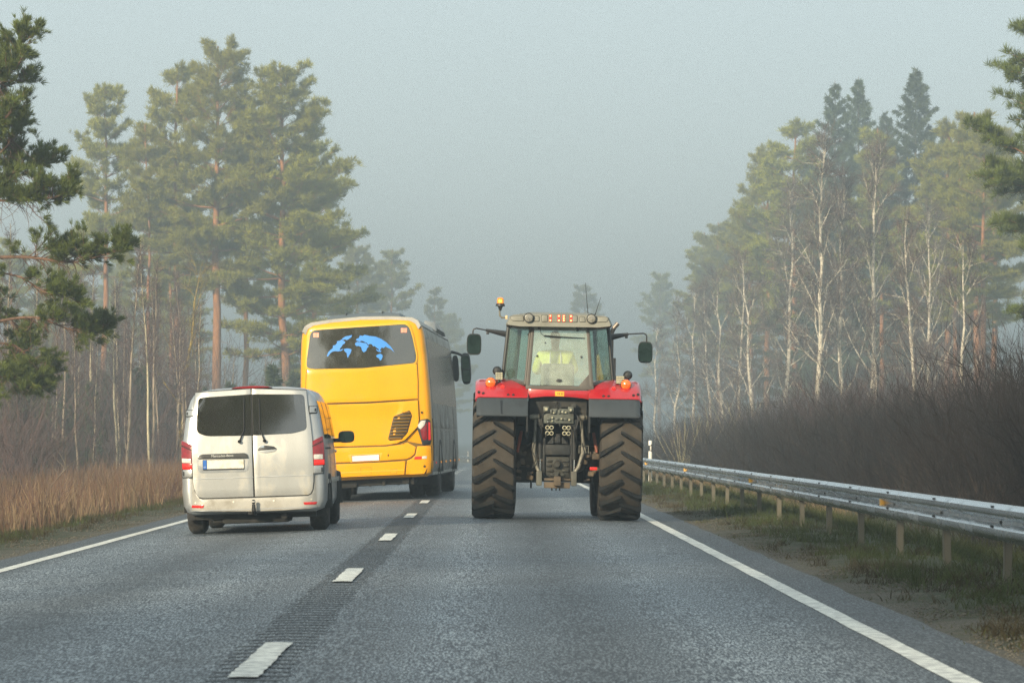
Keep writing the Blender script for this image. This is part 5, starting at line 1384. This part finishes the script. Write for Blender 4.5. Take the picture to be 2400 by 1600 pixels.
def birch(seed, H, tr, nl=22, Rl=4.0, cs=.22, lean=(0, 0), ntw=13, tww=.026, droop=.0):
    rng = np.random.default_rng(seed); w = Wood()
    zz = np.linspace(-.3, H * .93, 12); wob = np.cumsum(rng.normal(0, .10, (12, 2)), 0) + np.outer((np.clip(zz, 0, None) / H) ** 1.3, lean); wob -= wob[0]
    tk = np.stack([wob[:, 0], wob[:, 1], zz], 1); w.limb(tk, list(tr * (1 - .9 * np.linspace(0, 1, 12) ** 1.1)), 0, 8)
    P0, P1, Wd = [], [], []
    for i in range(nl):
        t = (i + rng.uniform()) / nl; z = H * (cs + (.9 - cs) * t)
        b0 = np.array([np.interp(z, zz, tk[:, 0]), np.interp(z, zz, tk[:, 1]), z]); a = i * 2.4 + rng.normal(0, .5)
        L = Rl * (1.05 - .75 * t) * rng.uniform(.55, 1.1); e = math.radians(40 + 30 * t + rng.normal(0, 9))
        p = curve(b0, (math.cos(a) * math.cos(e), math.sin(a) * math.cos(e), math.sin(e)), L, 6, rng, .35, .12)
        w.limb(p, max(.016, tr * .25 * (1 - .6 * t)), .008, 5)
        for k in range(int(4 + 2 * L)):
            s = rng.uniform(.3, 1); q = np.array([np.interp(s * 6, range(7), p[:, c]) for c in range(3)])
            d2 = norm(norm(p[-1] - p[0]) + rng.normal(0, .55, 3)); L2 = rng.uniform(.5, 1.4) * (1.2 - .5 * s)
            p2 = curve(q, d2, L2, 3, rng, .1, .15); w.limb(p2, .016, .006, 3)
            m = ntw; s2 = rng.uniform(.2, 1, m); q2 = np.stack([np.interp(s2 * 3, range(4), p2[:, c]) for c in range(3)], 1)
            dd = norm(d2 + rng.normal(0, .6, (m, 3)) + np.array([0, 0, .15 - droop])); ll = rng.uniform(.35, 1.1, (m, 1))
            P0.append(q2); P1.append(q2 + dd * ll + np.array([0, 0, -droop]) * ll)
            P0.append(q2 + dd * ll * .4); P1.append(q2 + dd * ll * .4 + norm(dd + rng.normal(0, .6, (m, 3))) * ll * .6)
    P0, P1 = np.concatenate(P0), np.concatenate(P1)
    V, F = twigs(P0, P1, np.full(len(P0), tww), rng)
    return w.mesh('trunk'), np_mesh('crown', V, F)

def sapling(seed, H, tr, cs=.35, nt=260, Rl=.9):
    rng = np.random.default_rng(seed); w = Wood()
    zz = np.linspace(-.2, H, 9); wob = np.cumsum(rng.normal(0, .05, (9, 2)), 0); wob -= wob[0]
    tk = np.stack([wob[:, 0], wob[:, 1], zz], 1); w.limb(tk, list(tr * (1 - .85 * np.linspace(0, 1, 9))), 0, 6)
    z = H * (cs + (1 - cs) * rng.uniform(0, .98, nt)); a = rng.uniform(0, 6.28, nt); e = rng.uniform(.5, 1.2, nt)
    L = Rl * (1.15 - (z / H)) * rng.uniform(.4, 1.3, nt) + .25
    P0 = np.stack([np.interp(z, zz, tk[:, 0]), np.interp(z, zz, tk[:, 1]), z], 1); d = np.stack([np.cos(a) * np.cos(e), np.sin(a) * np.cos(e), np.sin(e)], 1)
    P1 = P0 + d * L[:, None]
    Q0 = P0 + d * L[:, None] * rng.uniform(.3, .9, (nt, 1)); Q1 = Q0 + norm(d + rng.normal(0, .5, (nt, 3))) * L[:, None] * .55
    Q2 = P0 + d * L[:, None] * rng.uniform(.3, .9, (nt, 1)); Q3 = Q2 + norm(d + rng.normal(0, .5, (nt, 3))) * L[:, None] * .55
    V, F = twigs(np.concatenate([P0, Q0, Q2]), np.concatenate([P1, Q1, Q3]), np.full(3 * nt, .020), rng)
    return w.mesh('trunk'), np_mesh('crown', V, F)

def plant(name, meshes, mats, x, y, rz, sc, label, cat, group=None, tilt=(0, 0), z=None):
    r = empty(name, (x, y, (ground_z(x, y) if z is None else z) - .05), (tilt[0], tilt[1], rz), sc)
    for nm, me, m in zip(('trunk', 'crown'), meshes, mats): link(nm, me, m, r)
    return tag(r, label, cat, group)
def X_at(px, Y): return (px - VPX) * Y / F_PX
def H_at(py, Y): return (VPY - py) * Y / F_PX + H_CAM

# ---- six pine forms, shared by their copies
PF = {'tall': pine(11, 24, .50, 3.3, 60, .29, dens=.9), 'broad': pine(12, 25, .42, 4.6, 74, .37, dens=.85), 'slim': pine(13, 24, .46, 2.7, 52, .22, dens=.9),
      'full': pine(14, 25, .28, 4.9, 98, .33, dens=.85, low_dead=16), 'mid': pine(15, 23, .42, 3.4, 60, .30, dens=.9)}
needle_shade = mat('pine_needles_shaded', (.070, .090, .048), .75, vary=.35, scale=1.4, rnd=.2, trans=.2, spec=.2)  # darker needle copy: the right wood's weaker light is put into the colour
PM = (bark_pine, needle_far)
def pine_at(form, px, py_top, Y, label, group=None, rz=None, tilt=(0, 0), wid=1.0):
    Y *= 1.34
    H0 = {'tall': 24, 'broad': 25, 'slim': 24, 'full': 25, 'mid': 23}[form]
    x = X_at(px, Y); k = (H_at(py_top, Y) - ground_z(x, Y)) / H0
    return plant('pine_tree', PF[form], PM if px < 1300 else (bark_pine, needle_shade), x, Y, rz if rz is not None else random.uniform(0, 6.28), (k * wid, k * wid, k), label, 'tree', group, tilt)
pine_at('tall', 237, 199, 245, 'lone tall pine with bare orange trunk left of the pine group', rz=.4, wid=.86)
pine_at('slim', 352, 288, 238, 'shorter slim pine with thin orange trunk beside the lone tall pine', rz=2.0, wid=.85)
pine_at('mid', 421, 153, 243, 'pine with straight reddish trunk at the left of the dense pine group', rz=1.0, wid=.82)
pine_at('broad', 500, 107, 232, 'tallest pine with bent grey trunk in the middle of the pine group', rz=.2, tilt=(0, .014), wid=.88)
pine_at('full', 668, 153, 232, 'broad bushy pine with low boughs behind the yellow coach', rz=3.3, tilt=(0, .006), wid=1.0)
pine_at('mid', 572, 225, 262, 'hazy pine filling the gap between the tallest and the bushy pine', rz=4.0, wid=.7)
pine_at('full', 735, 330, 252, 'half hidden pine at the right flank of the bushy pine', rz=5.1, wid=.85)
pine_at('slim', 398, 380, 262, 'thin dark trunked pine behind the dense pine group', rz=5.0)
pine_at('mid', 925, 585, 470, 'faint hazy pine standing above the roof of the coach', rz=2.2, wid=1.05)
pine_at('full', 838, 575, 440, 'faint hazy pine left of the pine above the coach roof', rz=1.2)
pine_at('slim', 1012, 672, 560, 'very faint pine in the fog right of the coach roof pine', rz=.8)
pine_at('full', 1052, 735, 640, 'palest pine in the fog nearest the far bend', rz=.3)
# right side, behind the birches
RG = 'hazy conifers rising behind the birches'
SF = {'a': spruce(31, 27, 6.0, 150), 'b': spruce(32, 27, 7.4, 170)}
SM_ = (bark_grey, needle_spruce)
def spruce_at(form, px, py, Y, label, group=None):
    Y *= 1.34; x = X_at(px, Y); k = (H_at(py, Y) - ground_z(x, Y)) / 27
    return plant('spruce_tree', SF[form], SM_, x, Y, random.uniform(0, 6.28), k, label, 'tree', group)
spruce_at('a', 1957, 188, 300, 'narrow pointed spruce behind the white birches')
spruce_at('a', 2012, 178, 312, 'second pointed spruce close beside the narrow spruce')
spruce_at('b', 2146, 158, 290, 'tallest broad spruce rising over the birch wood')
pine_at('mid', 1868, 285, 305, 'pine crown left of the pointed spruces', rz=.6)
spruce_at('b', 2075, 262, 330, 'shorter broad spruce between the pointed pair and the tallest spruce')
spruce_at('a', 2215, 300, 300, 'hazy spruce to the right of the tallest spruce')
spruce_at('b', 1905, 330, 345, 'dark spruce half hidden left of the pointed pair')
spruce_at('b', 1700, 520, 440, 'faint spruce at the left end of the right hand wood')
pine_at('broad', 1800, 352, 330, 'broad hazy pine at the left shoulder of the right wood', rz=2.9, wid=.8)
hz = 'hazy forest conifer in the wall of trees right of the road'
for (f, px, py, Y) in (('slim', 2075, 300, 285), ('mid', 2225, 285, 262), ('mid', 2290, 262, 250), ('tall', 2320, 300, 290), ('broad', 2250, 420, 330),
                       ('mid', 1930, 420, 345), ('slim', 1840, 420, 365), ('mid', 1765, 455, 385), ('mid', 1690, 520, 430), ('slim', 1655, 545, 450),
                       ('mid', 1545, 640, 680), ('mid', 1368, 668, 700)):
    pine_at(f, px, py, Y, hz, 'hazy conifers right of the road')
# pine whose boughs enter the frame at the top right
NR = pine(41, 22, .26, 4.6, 120, .24, nb=22, tl=.34, tw=.022, dens=1.7, low_dead=4)
plant('pine_tree', NR, (bark_pine, needle_near), X_at(2560, 140), 140, 2.4, (.92, .92, 1.05), 'clear green pine whose boughs enter at the upper right edge', 'tree')
# ---- birches
BM = (birch_m, twig_m)
BF = [birch(51, 19, .20, 24, 4.6, .20), birch(52, 18, .19, 26, 4.8, .22), birch(53, 19, .22, 28, 5.0, .25), birch(54, 14, .15, 16, 3.2, .18, ), birch(55, 13, .14, 12, 3.6, .22)]
for (i, px, py, Y, tl_, lab) in ((0, 1912, 290, 205, -.030, 'white birch with ladder-like bark leaning over the dark brush'), (1, 1976, 372, 208, -.018, 'tan barked birch beside the leaning white birch'),
                            (2, 2044, 300, 214, -.006, 'tallest many-limbed birch in the middle of the birch wood'), (3, 2138, 470, 176, -.055, 'bright cream birch leaning left with a forked top'),
                            (4, 2268, 520, 172, -.022, 'thin white birch forking like a Y near the right edge'), (3, 2050, 700, 168, -.02, 'small branching birch at the foot of the tallest birch')):
    Y *= 1.22; x = X_at(px, Y); H0 = (19, 18, 19, 14, 13)[i]; k = (H_at(py, Y) - ground_z(x, Y)) / H0
    plant('birch_tree', BF[i], BM, x, Y, random.uniform(0, 6.28), (k * .95, k * .95, k), lab, 'tree', None, (0, tl_))
hb_l = 'pale bare birch fading into the fog beyond the brush'
for (i, px, py, Y) in ((4, 1700, 610, 300), (3, 1660, 640, 320), (4, 1622, 650, 345), (3, 1738, 600, 280), (4, 1775, 560, 262), (3, 1590, 680, 365), (1, 1835, 400, 268), (4, 1530, 740, 410), (1, 2180, 450, 250)):
    Y *= 1.22; x = X_at(px, Y); H0 = (19, 18, 19, 14, 13)[i]; k = (H_at(py, Y) - ground_z(x, Y)) / H0
    plant('birch_tree', BF[i], ((birch_m if px > 1800 else bark_grey), twig_m), x, Y, random.uniform(0, 6.28), k, hb_l, 'tree', 'pale birches in the fog', (0, random.uniform(-.09, .02)))  # greyer bark on the farther stems paints in thicker fog
# pines on the left verge behind the viewpoint: mirrored in the rear windows, shading the right verge
for (f, x, y, k, lab) in (('full', -9.5, -14, 1.05, 'dark pine mirrored in the left half of the coach window'), ('broad', -12.5, -27, 1.1, 'tall pine mirrored beside the dark pine in the coach window'), ('mid', -10.5, -42, 1.05, 'pine mirrored in the lower van window'),
                          ('full', -17, -6, .95, 'bushy pine on the left verge level with the viewpoint'), ('broad', -15, 10, 1.0, 'broad pine beyond the left ditch level with the viewpoint')):
    plant('pine_tree', PF[f], PM, x, y, x, k, lab, 'tree')
# two reddish pine stems close together in the birch wood
pine_at('tall', 2294, 300, 235, 'pine with twin orange stem look behind the thin Y birch', rz=1.0)
pine_at('slim', 2231, 330, 240, 'reddish pine stem standing behind the bright cream birch', rz=.2)
# pale multi-stem shrub near the delineator post
def shrub(seed, n, H, spread, w=.03):
    rng = np.random.default_rng(seed); wd = Wood(); P0, P1 = [], []
    for i in range(n):
        a = rng.uniform(0, 6.28); e = rng.uniform(.9, 1.5)
        p = curve((rng.normal(0, .12), rng.normal(0, .12), -.1), (math.cos(a) * math.cos(e) * spread, math.sin(a) * math.cos(e) * spread, math.sin(e)), H * rng.uniform(.6, 1.05), 6, rng, .12, .07)
        wd.limb(p, w * rng.uniform(.5, 1), .006, 4)
        m = 16; s = rng.uniform(.25, 1, m); q = np.stack([np.interp(s * 6, range(7), p[:, c]) for c in range(3)], 1)
        P0.append(q); P1.append(q + norm(norm(p[-1] - p[0]) + rng.normal(0, .45, (m, 3))) * rng.uniform(.3, .9, (m, 1)))
    V, F = twigs(np.concatenate(P0), np.concatenate(P1), np.full(n * 16, .014), rng)
    return wd.mesh('stem'), np_mesh('twigs', V, F)
pale_stem = mat('pale_stem', (.30, .27, .15), .9, vary=.3, scale=6)
for (px, Y, H, lab) in ((1602, 172, 3.6, 'pale multi-stemmed bare shrub behind the guard rail near the delineator'), (1745, 205, 4.6, 'pale forked shrub rising from brush left of the birches'), (1655, 190, 3.9, 'slender bare shrub between the two pale shrubs')):
    me = shrub(int(px), 26, H, 1.1); x = X_at(px, Y)
    r = tag(empty('bare_shrub', (x, Y, ground_z(x, Y))), lab, 'shrub'); link('stem', me[0], pale_stem, r); link('twigs', me[1], twig_m, r)
# lichen-covered leafless tree behind the van's left edge
LT = birch(61, 11, .17, 12, 3.4, .22, (1.4, 0), 7, .016)
plant('leafless_tree', LT, (lichen_m, twig_m), X_at(420, 205), 205, .4, (1, 1, (H_at(560, 205) + .3) / 11), 'leafless tree with mustard lichen on its trunk beside the van', 'tree')

# ---- near pine on the left: trunk just outside the frame, boughs reach in
def near_pine():
    rng = np.random.default_rng(77); w = Wood(); Y0 = 82.0; X0 = -12.6
    zz = np.linspace(-.4, 16, 12); w.limb(np.stack([np.sin(zz * .5) * .05, zz * 0, zz], 1), list(.24 * (1 - .75 * np.linspace(0, 1, 12))), 0, 10)
    def loc(px, py, dy): x, y, z = at(px, py, Y0 + dy); return np.array([x - X0, dy, z - zg])
    zg = ground_z(X0, Y0)
    C, D, S = [], [], []
    def bough(zs, mids, tip, r0, clumps, width, fr=.30, up=.25):
        pts = [np.array([0, 0, zs])] + [np.array(m) for m in mids] + [np.array(tip)]
        pts = np.array(pts); k = np.linspace(0, len(pts) - 1, 14)
        p = np.stack([np.interp(k, range(len(pts)), pts[:, c]) for c in range(3)], 1)
        p[1:-1] = (p[:-2] + 2 * p[1:-1] + p[2:]) / 4
        w.limb(p, r0, .010, 6)
        T = norm(p[-1] - p[len(p) // 2])
        for i in range(int(clumps * .8)):
            s = fr + (1 - fr) * rng.uniform(0, 1) ** .8 if i > 2 else 1.0
            q = np.array([np.interp(s * 13, range(14), p[:, c]) for c in range(3)])
            d2 = norm(T * .8 + rng.normal(0, .75, 3) * np.array([1, 1, .55]) + np.array([0, 0, up])); L2 = width * rng.uniform(.35, 1.0) * (1.25 - .55 * s)
            p2 = curve(q, d2, L2, 4, rng, .25, .16); w.limb(p2, .014, .006, 4)
            for kk in range(4):
                sk = rng.uniform(.35, 1.0) if kk else 1.0
                q2 = np.array([np.interp(sk * 4, range(5), p2[:, c]) for c in range(3)]); d3 = norm(norm(p2[-1] - p2[0]) + rng.normal(0, .5, 3) + np.array([0, 0, .35]))
                L3 = rng.uniform(.18, .42); w.limb(np.stack([q2, q2 + d3 * L3]), .007, .004, 3)
                m = 5; ss = rng.uniform(.15, 1.05, (m, 1))
                C.append(q2 + d3 * L3 * ss + rng.normal(0, .025, (m, 3))); D.append(norm(d3 + np.array([0, 0, .35]) + rng.normal(0, .25, (m, 3)))); S.append(rng.uniform(.8, 1.2, m))
        for i in range(int(clumps * .8)):                       # bare twiglets under the bough
            s = rng.uniform(.15, .8); q = np.array([np.interp(s * 13, range(14), p[:, c]) for c in range(3)])
            w.limb(curve(q, (rng.normal(.5, .5), rng.normal(0, .6), -.5), rng.uniform(.3, .9), 4, rng, -.3, .25), .008, .003, 3)
    L_ = loc
    bough(5.6, [L_(60, 600, 0), L_(170, 618, 0)], L_(268, 590, -.3), .055, 52, .70, .34)
    bough(5.3, [L_(40, 640, -.8), L_(110, 690, -.9)], L_(160, 690, -1.2), .03, 26, .55, .3, -.1)
    bough(3.9, [L_(30, 745, .5), L_(90, 742, .4), L_(180, 780, .3)], L_(222, 770, .2), .045, 40, .55, .38, .05)
    bough(3.6, [L_(30, 800, .9), L_(80, 850, 1)], L_(105, 885, 1.2), .03, 34, .62, .15, -.1)
    bough(7.0, [L_(-10, 470, -.4), L_(80, 470, -.6)], L_(140, 460, -.8), .05, 54, .72, .18)
    bough(7.4, [L_(-20, 420, .6), L_(50, 400, .8)], L_(92, 385, 1.0), .045, 40, .70, .12)
    bough(7.9, [L_(-20, 380, .2), L_(20, 340, .3)], L_(36, 300, .4), .04, 30, .60, .1, .4)
    bough(8.4, [L_(-40, 330, -.5)], L_(28, 262, -.6), .035, 22, .55, .1, .5)
    bough(9.6, [L_(-40, 200, .3), L_(20, 150, .2)], L_(52, 95, .2), .035, 40, .62, .1, .5)
    bough(9.4, [L_(-40, 220, -.4)], L_(36, 165, -.5), .03, 26, .55, .1, .3)
    bough(8.9, [L_(-40, 230, .3)], L_(40, 190, .4), .03, 20, .5, .1, .1)
    bough(2.8, [L_(-20, 870, .4)], L_(60, 905, .5), .025, 34, .65, .05, -.1)
    bough(4.6, [L_(-20, 690, 1.3), L_(20, 740, 1.4)], L_(64, 800, 1.5), .025, 24, .6, .1, -.1)
    for i in range(14):                                          # the rest of the crown, on the far sides of the trunk
        a = rng.uniform(1.2, 5.0); z = rng.uniform(2.5, 15); L = rng.uniform(1.5, 3.2) * (1.1 - z / 18)
        bough(z, [], np.array([math.cos(a) * L, math.sin(a) * L, z + rng.uniform(-.3, .7)]), .035, 14, .6, .25)
    V, F = tufts(rng, np.concatenate(C), np.concatenate(D), np.concatenate(S), 22, .17, .011, .5)
    r = tag(empty('pine_tree', (X0, Y0, zg)), 'clear dark green pine whose boughs reach in over the left verge', 'tree')
    link('trunk', w.mesh('trunk'), mat('near_pine_bark', (.15, .085, .055), .9, vary=.4, scale=9), r)
    link('crown', np_mesh('crown', V, F), needle_near, r)
near_pine()

# ---- young wood on the left: thin stems one can tell apart
SPF = [sapling(81, 9.5, .060), sapling(82, 10.5, .072, .4), sapling(83, 8.0, .045, .3), sapling(84, 11, .085, .45, 300, 1.1)]
pale_bark = mat('sapling_bark', (.36, .295, .21), .85, vary=.45, scale=2.5, stretch=(1, 1, .5), rnd=.35)
rs_ = random.Random(12)
done = []
for i in range(165):
    Y = 155 + 200 * (i / 165) ** .8 + rs_.uniform(-6, 6)
    px = rs_.uniform(-20, 700) if i % 4 == 0 else rs_.uniform(-20, 440)
    x = X_at(px, Y)
    if x > -11.5: continue
    f = SPF[i % 4]
    plant('birch_sapling', f, (pale_bark, twig_p), x, Y, rs_.uniform(0, 6.28), rs_.uniform(.75, 1.12), 'thin bare young birch in the misty wood behind the reeds', 'tree', 'young birches left of the road', (rs_.uniform(-.04, .04), rs_.uniform(-.05, .05)))
# young spruces among them
YS = spruce(91, 6, 1.5, 60, .07, 8, .04)
for i, (px, Y) in enumerate(((215, 176), (190, 210), (330, 205), (60, 160), (10, 190), (380, 235), (270, 240), (130, 235), (480, 190), (540, 215), (640, 200), (40, 215), (100, 200), (160, 190), (240, 215), (300, 225), (350, 245), (420, 215), (25, 240), (205, 250), (120, 265), (285, 270), (590, 250), (690, 240))):
    plant('young_spruce', YS, SM_, X_at(px, Y), Y, i * 1.3, .75 + .13 * (i % 4), 'young dark spruce among the thin birch stems', 'tree', 'young spruces left of the road')
for i in range(16):
    Y = 300 + i * 14; px = 20 + (i * 137) % 420
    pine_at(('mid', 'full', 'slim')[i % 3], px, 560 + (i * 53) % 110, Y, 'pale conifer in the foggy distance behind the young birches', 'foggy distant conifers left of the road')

# ---- masses nobody could count: brush, reeds, grass
def brush(name, n, xf, yr, hf, seed, m, label, w=.018, nsub=6, lean=.20, per=55):
    rng = np.random.default_rng(seed)
    nb = max(20, int(n / per)); by = yr[0] + (yr[1] - yr[0]) * rng.random(nb) ** 1.35; bx = rng.uniform(*xf, nb)
    bh = (hf[0] + (hf[1] - hf[0]) * rng.random(nb)) * (1 + .35 * np.clip((bx - xf[0]) / (xf[1] - xf[0]), 0, 1)) * rng.choice([.5, .7, .9, 1, 1, 1.12], nb)
    k = rng.integers(0, nb, n); br = .28 * bh[k] * rng.random(n) ** .5; an = rng.uniform(0, 6.28, n)
    x = np.clip(bx[k] + br * .5 * np.cos(an), xf[0] - .4, None) if xf[0] > 0 else bx[k] + br * .5 * np.cos(an); y = by[k] + br * .5 * np.sin(an)
    z = np.array([ground_z(a, b) for a, b in zip(x, y)]) - .05
    h = bh[k] * rng.uniform(.55, 1.05, n) * (1 + .25 * np.clip((120 - y) / 60, 0, 1) * (xf[0] > 0))
    P0 = np.stack([x, y, z], 1); f_ = (br / np.maximum(bh[k], .1))
    d = norm(np.stack([np.cos(an) * f_ * 2.2 + rng.normal(0, lean, n), np.sin(an) * f_ * 2.2 + rng.normal(0, lean, n), np.ones(n)], 1))
    mid = P0 + d * (h * .55)[:, None]; d2 = norm(d + rng.normal(0, .20, (n, 3))); top = mid + d2 * (h * .45)[:, None]
    wv = w * rng.uniform(.6, 1.4, n)
    A = [(P0, mid + d * .02, wv), (mid, top, wv * .7)]
    for k in range(nsub):
        s = rng.uniform(.3, .95, n)[:, None]; q = np.where(s < .55, P0 + (mid - P0) * s / .55, mid + (top - mid) * (s - .55) / .45)
        dd = norm(d + rng.normal(0, .42, (n, 3))); A.append((q, q + dd * (h[:, None] * rng.uniform(.12, .34, (n, 1))), wv * .55))
    Vs, Fs, o = [], [], 0
    for a, b, ww in A:
        V, F = twigs(a, b, ww, rng); Vs.append(V); Fs.append(F + o); o += len(V)
    return tag(link(name, np_mesh(name, np.concatenate(Vs), np.concatenate(Fs)), m), label, 'brush', kind='stuff')
brush_r = mat('brush_shaded', (.0085, .0045, .0036), .9, vary=.65, scale=.45)  # near-black: the shade on the right bank is put into the colour
brush_r2 = mat('brush_reddish', (.060, .034, .031), .9, vary=.55, scale=.4)
brush_l = mat('brush_purple', (.085, .055, .052), .9, vary=.4, scale=.7)
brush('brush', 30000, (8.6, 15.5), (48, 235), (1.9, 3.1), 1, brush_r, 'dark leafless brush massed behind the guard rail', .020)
brush('brush', 2600, (8.4, 14), (48, 200), (1.6, 3.4), 29, mat('brush_tan', (.045, .033, .026), .9, vary=.5, scale=.5), 'pale tan twigs standing out of the dark brush', .016, 5)
brush('brush', 9000, (11.5, 24), (95, 300), (2.6, 4.4), 2, brush_r2, 'taller reddish brush at the foot of the birches', .022)
brush('brush', 5000, (-26, -12), (95, 260), (1.6, 3.6), 3, brush_l, 'purple brown undergrowth among the young birches', .020)

def grass(name, n, xr, yr, hr, m, label, seed, w=.010, lean=.3, clump=0.0, ypow=1.5, cat='grass', prob=None):
    rng = np.random.default_rng(seed)
    if clump:
        nc = max(4, int(n / clump)); cx = rng.uniform(*xr, nc); cy = yr[0] + (yr[1] - yr[0]) * rng.random(nc) ** ypow; k = rng.integers(0, nc, n)
        x = cx[k] + rng.normal(0, .07, n); y = cy[k] + rng.normal(0, .11, n)
    else:
        x = rng.uniform(*xr, n); y = yr[0] + (yr[1] - yr[0]) * rng.random(n) ** ypow
    if prob is not None:
        keep = rng.random(n) < prob(x, y); x, y = x[keep], y[keep]; n = len(x)
    z = np.array([ground_z(a, b) for a, b in zip(x, y)]) - .02
    h = rng.uniform(*hr, n) * (.62 + .3 * np.sin(x * 2.3 + y * .7) ** 2 + .3 * np.sin(y * .31 + x * 1.1) ** 2)
    P0 = np.stack([x, y, z], 1); d = np.stack([rng.normal(0, lean, n), rng.normal(0, lean, n), np.ones(n)], 1)
    a = rng.uniform(0, 6.28, n); side = np.stack([np.cos(a), np.sin(a) * .4, a * 0], 1) * (w * rng.uniform(.6, 1.3, n))[:, None] * .5
    M = P0 + norm(d) * (h * .55)[:, None]; T = M + norm(d * np.array([1.9, 1.9, .8])) * (h * .5)[:, None]
    V = np.stack([P0 - side, P0 + side, M + side * .8, M - side * .8, T], 1).reshape(-1, 3)
    i = np.arange(n)[:, None] * 5
    me = np_mesh(name, V, np.concatenate([i + np.array([[0, 1, 2]]), i + np.array([[0, 2, 3]]), i + np.array([[3, 2, 4]])]))
    return tag(link(name, me, m), label, cat, kind='stuff')
dry = mat('dry_reed', (.215, .152, .092), .85, vary=.75, scale=1.1, trans=.25)
dry2 = mat('dry_reed_dark', (.135, .078, .052), .85, vary=.35, scale=1.1, trans=.2)
green = mat('verge_green', (.050, .066, .018), .85, vary=.45, scale=1.6, trans=.25)
olive = mat('verge_olive', (.070, .074, .024), .85, vary=.4, scale=1.4, trans=.25)
brown = mat('verge_brown', (.050, .040, .020), .9, vary=.45, scale=1.8, trans=.15)
edge_l = lambda x, y: np.clip((-(x) - 6.7 - .3 * np.sin(y * .5) - .2 * np.sin(y * 1.7)) / .7, 0, 1) * (.35 + .65 * (np.sin(x * 1.9 + y * .23) * np.sin(y * .37 - x) > -.35))
grass('dry_reeds', 30000, (-12.5, -6.7), (46, 175), (.30, .85), dry, 'tall straw coloured reeds along the left ditch', 11, .020, .13, 0, 1.5, 'reeds', edge_l)
grass('dry_reeds', 30000, (-13.5, -6.9), (46, 190), (.35, 1.05), dry2, 'reddish brown stalks standing among the straw reeds', 12, .018, .16, 0, 1.5, 'reeds', edge_l)
brush('brush', 1500, (-12, -7.0), (47, 150), (.6, 1.4), 8, brush_l, 'dark twiggy stems rising through the reeds', .012, 4, .22)
grass('grass', 16000, (-7.35, -6.05), (38, 150), (.05, .17), brown, 'dark brown mossy grass strip between reeds and gravel', 13, .010, .5, 30, 1.4)
grass('grass', 7000, (-7.3, -6.2), (38, 150), (.06, .20), green, 'green blades in the strip between reeds and gravel', 14, .009, .45, 22, 1.4)
grass('grass', 48000, (3.5, 7.4), (20, 130), (.06, .24), green, 'green grass around the guard rail posts', 15, .009, .45, 28, 1.7)
grass('grass', 30000, (4.9, 8.0), (20, 150), (.10, .36), olive, 'yellowish long grass on the bank behind the guard rail', 16, .010, .4, 0, 1.6)
grass('grass', 20000, (3.2, 5.2), (18, 120), (.04, .17), brown, 'withered brown tufts between asphalt and guard rail', 17, .010, .6, 40, 1.7)
grass('grass', 9000, (4.8, 9.5), (88, 180), (.25, .60), dry, 'pale dry grass showing between the farther rail posts', 18, .011, .3, 0, 1.3)
grass('grass', 42000, (3.0, 5.6), (18, 90), (.015, .07), olive, 'low mossy growth on the gravel shoulder before the guard rail', 19, .008, .8, 18, 1.5)
grass('grass', 16000, (-6.9, -5.5), (36, 110), (.015, .06), brown, 'low mossy growth on the gravel beside the left edge line', 20, .008, .8, 24, 1.4)
brush('brush', 4500, (-44, -15), (150, 330), (3.5, 7.5), 23, brush_l, 'tall purple thicket deep in the misty wood', .035, 7)
brush('brush', 8000, (16, 46), (170, 430), (3.5, 8.0), 24, brush_r2, 'misty thicket under the conifers behind the birches', .040, 7)
# a leaning bare branch in the reeds
br = Wood(); rng_ = np.random.default_rng(5)
b0 = np.array(at(112, 1150, 84)); b1 = np.array(at(160, 1092, 84))
br.limb(np.stack([b0, (b0 + b1) / 2 + (0, 0, .03), b1]), .025, .012, 6)
for i in range(7): br.limb(curve(b0 + (b1 - b0) * rng_.uniform(.4, 1), (rng_.normal(0, .5), 0, .6), .5, 3, rng_, .1, .2), .010, .004, 4)
tag(link('fallen_branch', br.mesh('fallen_branch'), bark_grey), 'grey bare branch leaning out of the reeds', 'branch')

# ================================================================== HAZE
hb = MB().box((0, 1040, 17.0), (3240, 2360, 42.0))
hm = bpy.data.materials.new('mist'); hm.use_nodes = True
n_, l_ = hm.node_tree.nodes, hm.node_tree.links
n_.remove(n_['Principled BSDF'])
pv = n_.new('ShaderNodeVolumePrincipled')
pv.inputs['Color'].default_value = (.72, .82, .86, 1)
pv.inputs["Density"].default_value = 0.0019
pv.inputs['Anisotropy'].default_value = 0.45
l_.new(pv.outputs[0], n_['Material Output'].inputs['Volume'])
haze = hb.obj('haze', hm, angle=0)
tag(haze, 'cool morning mist over the road and woods', 'haze', kind='stuff')
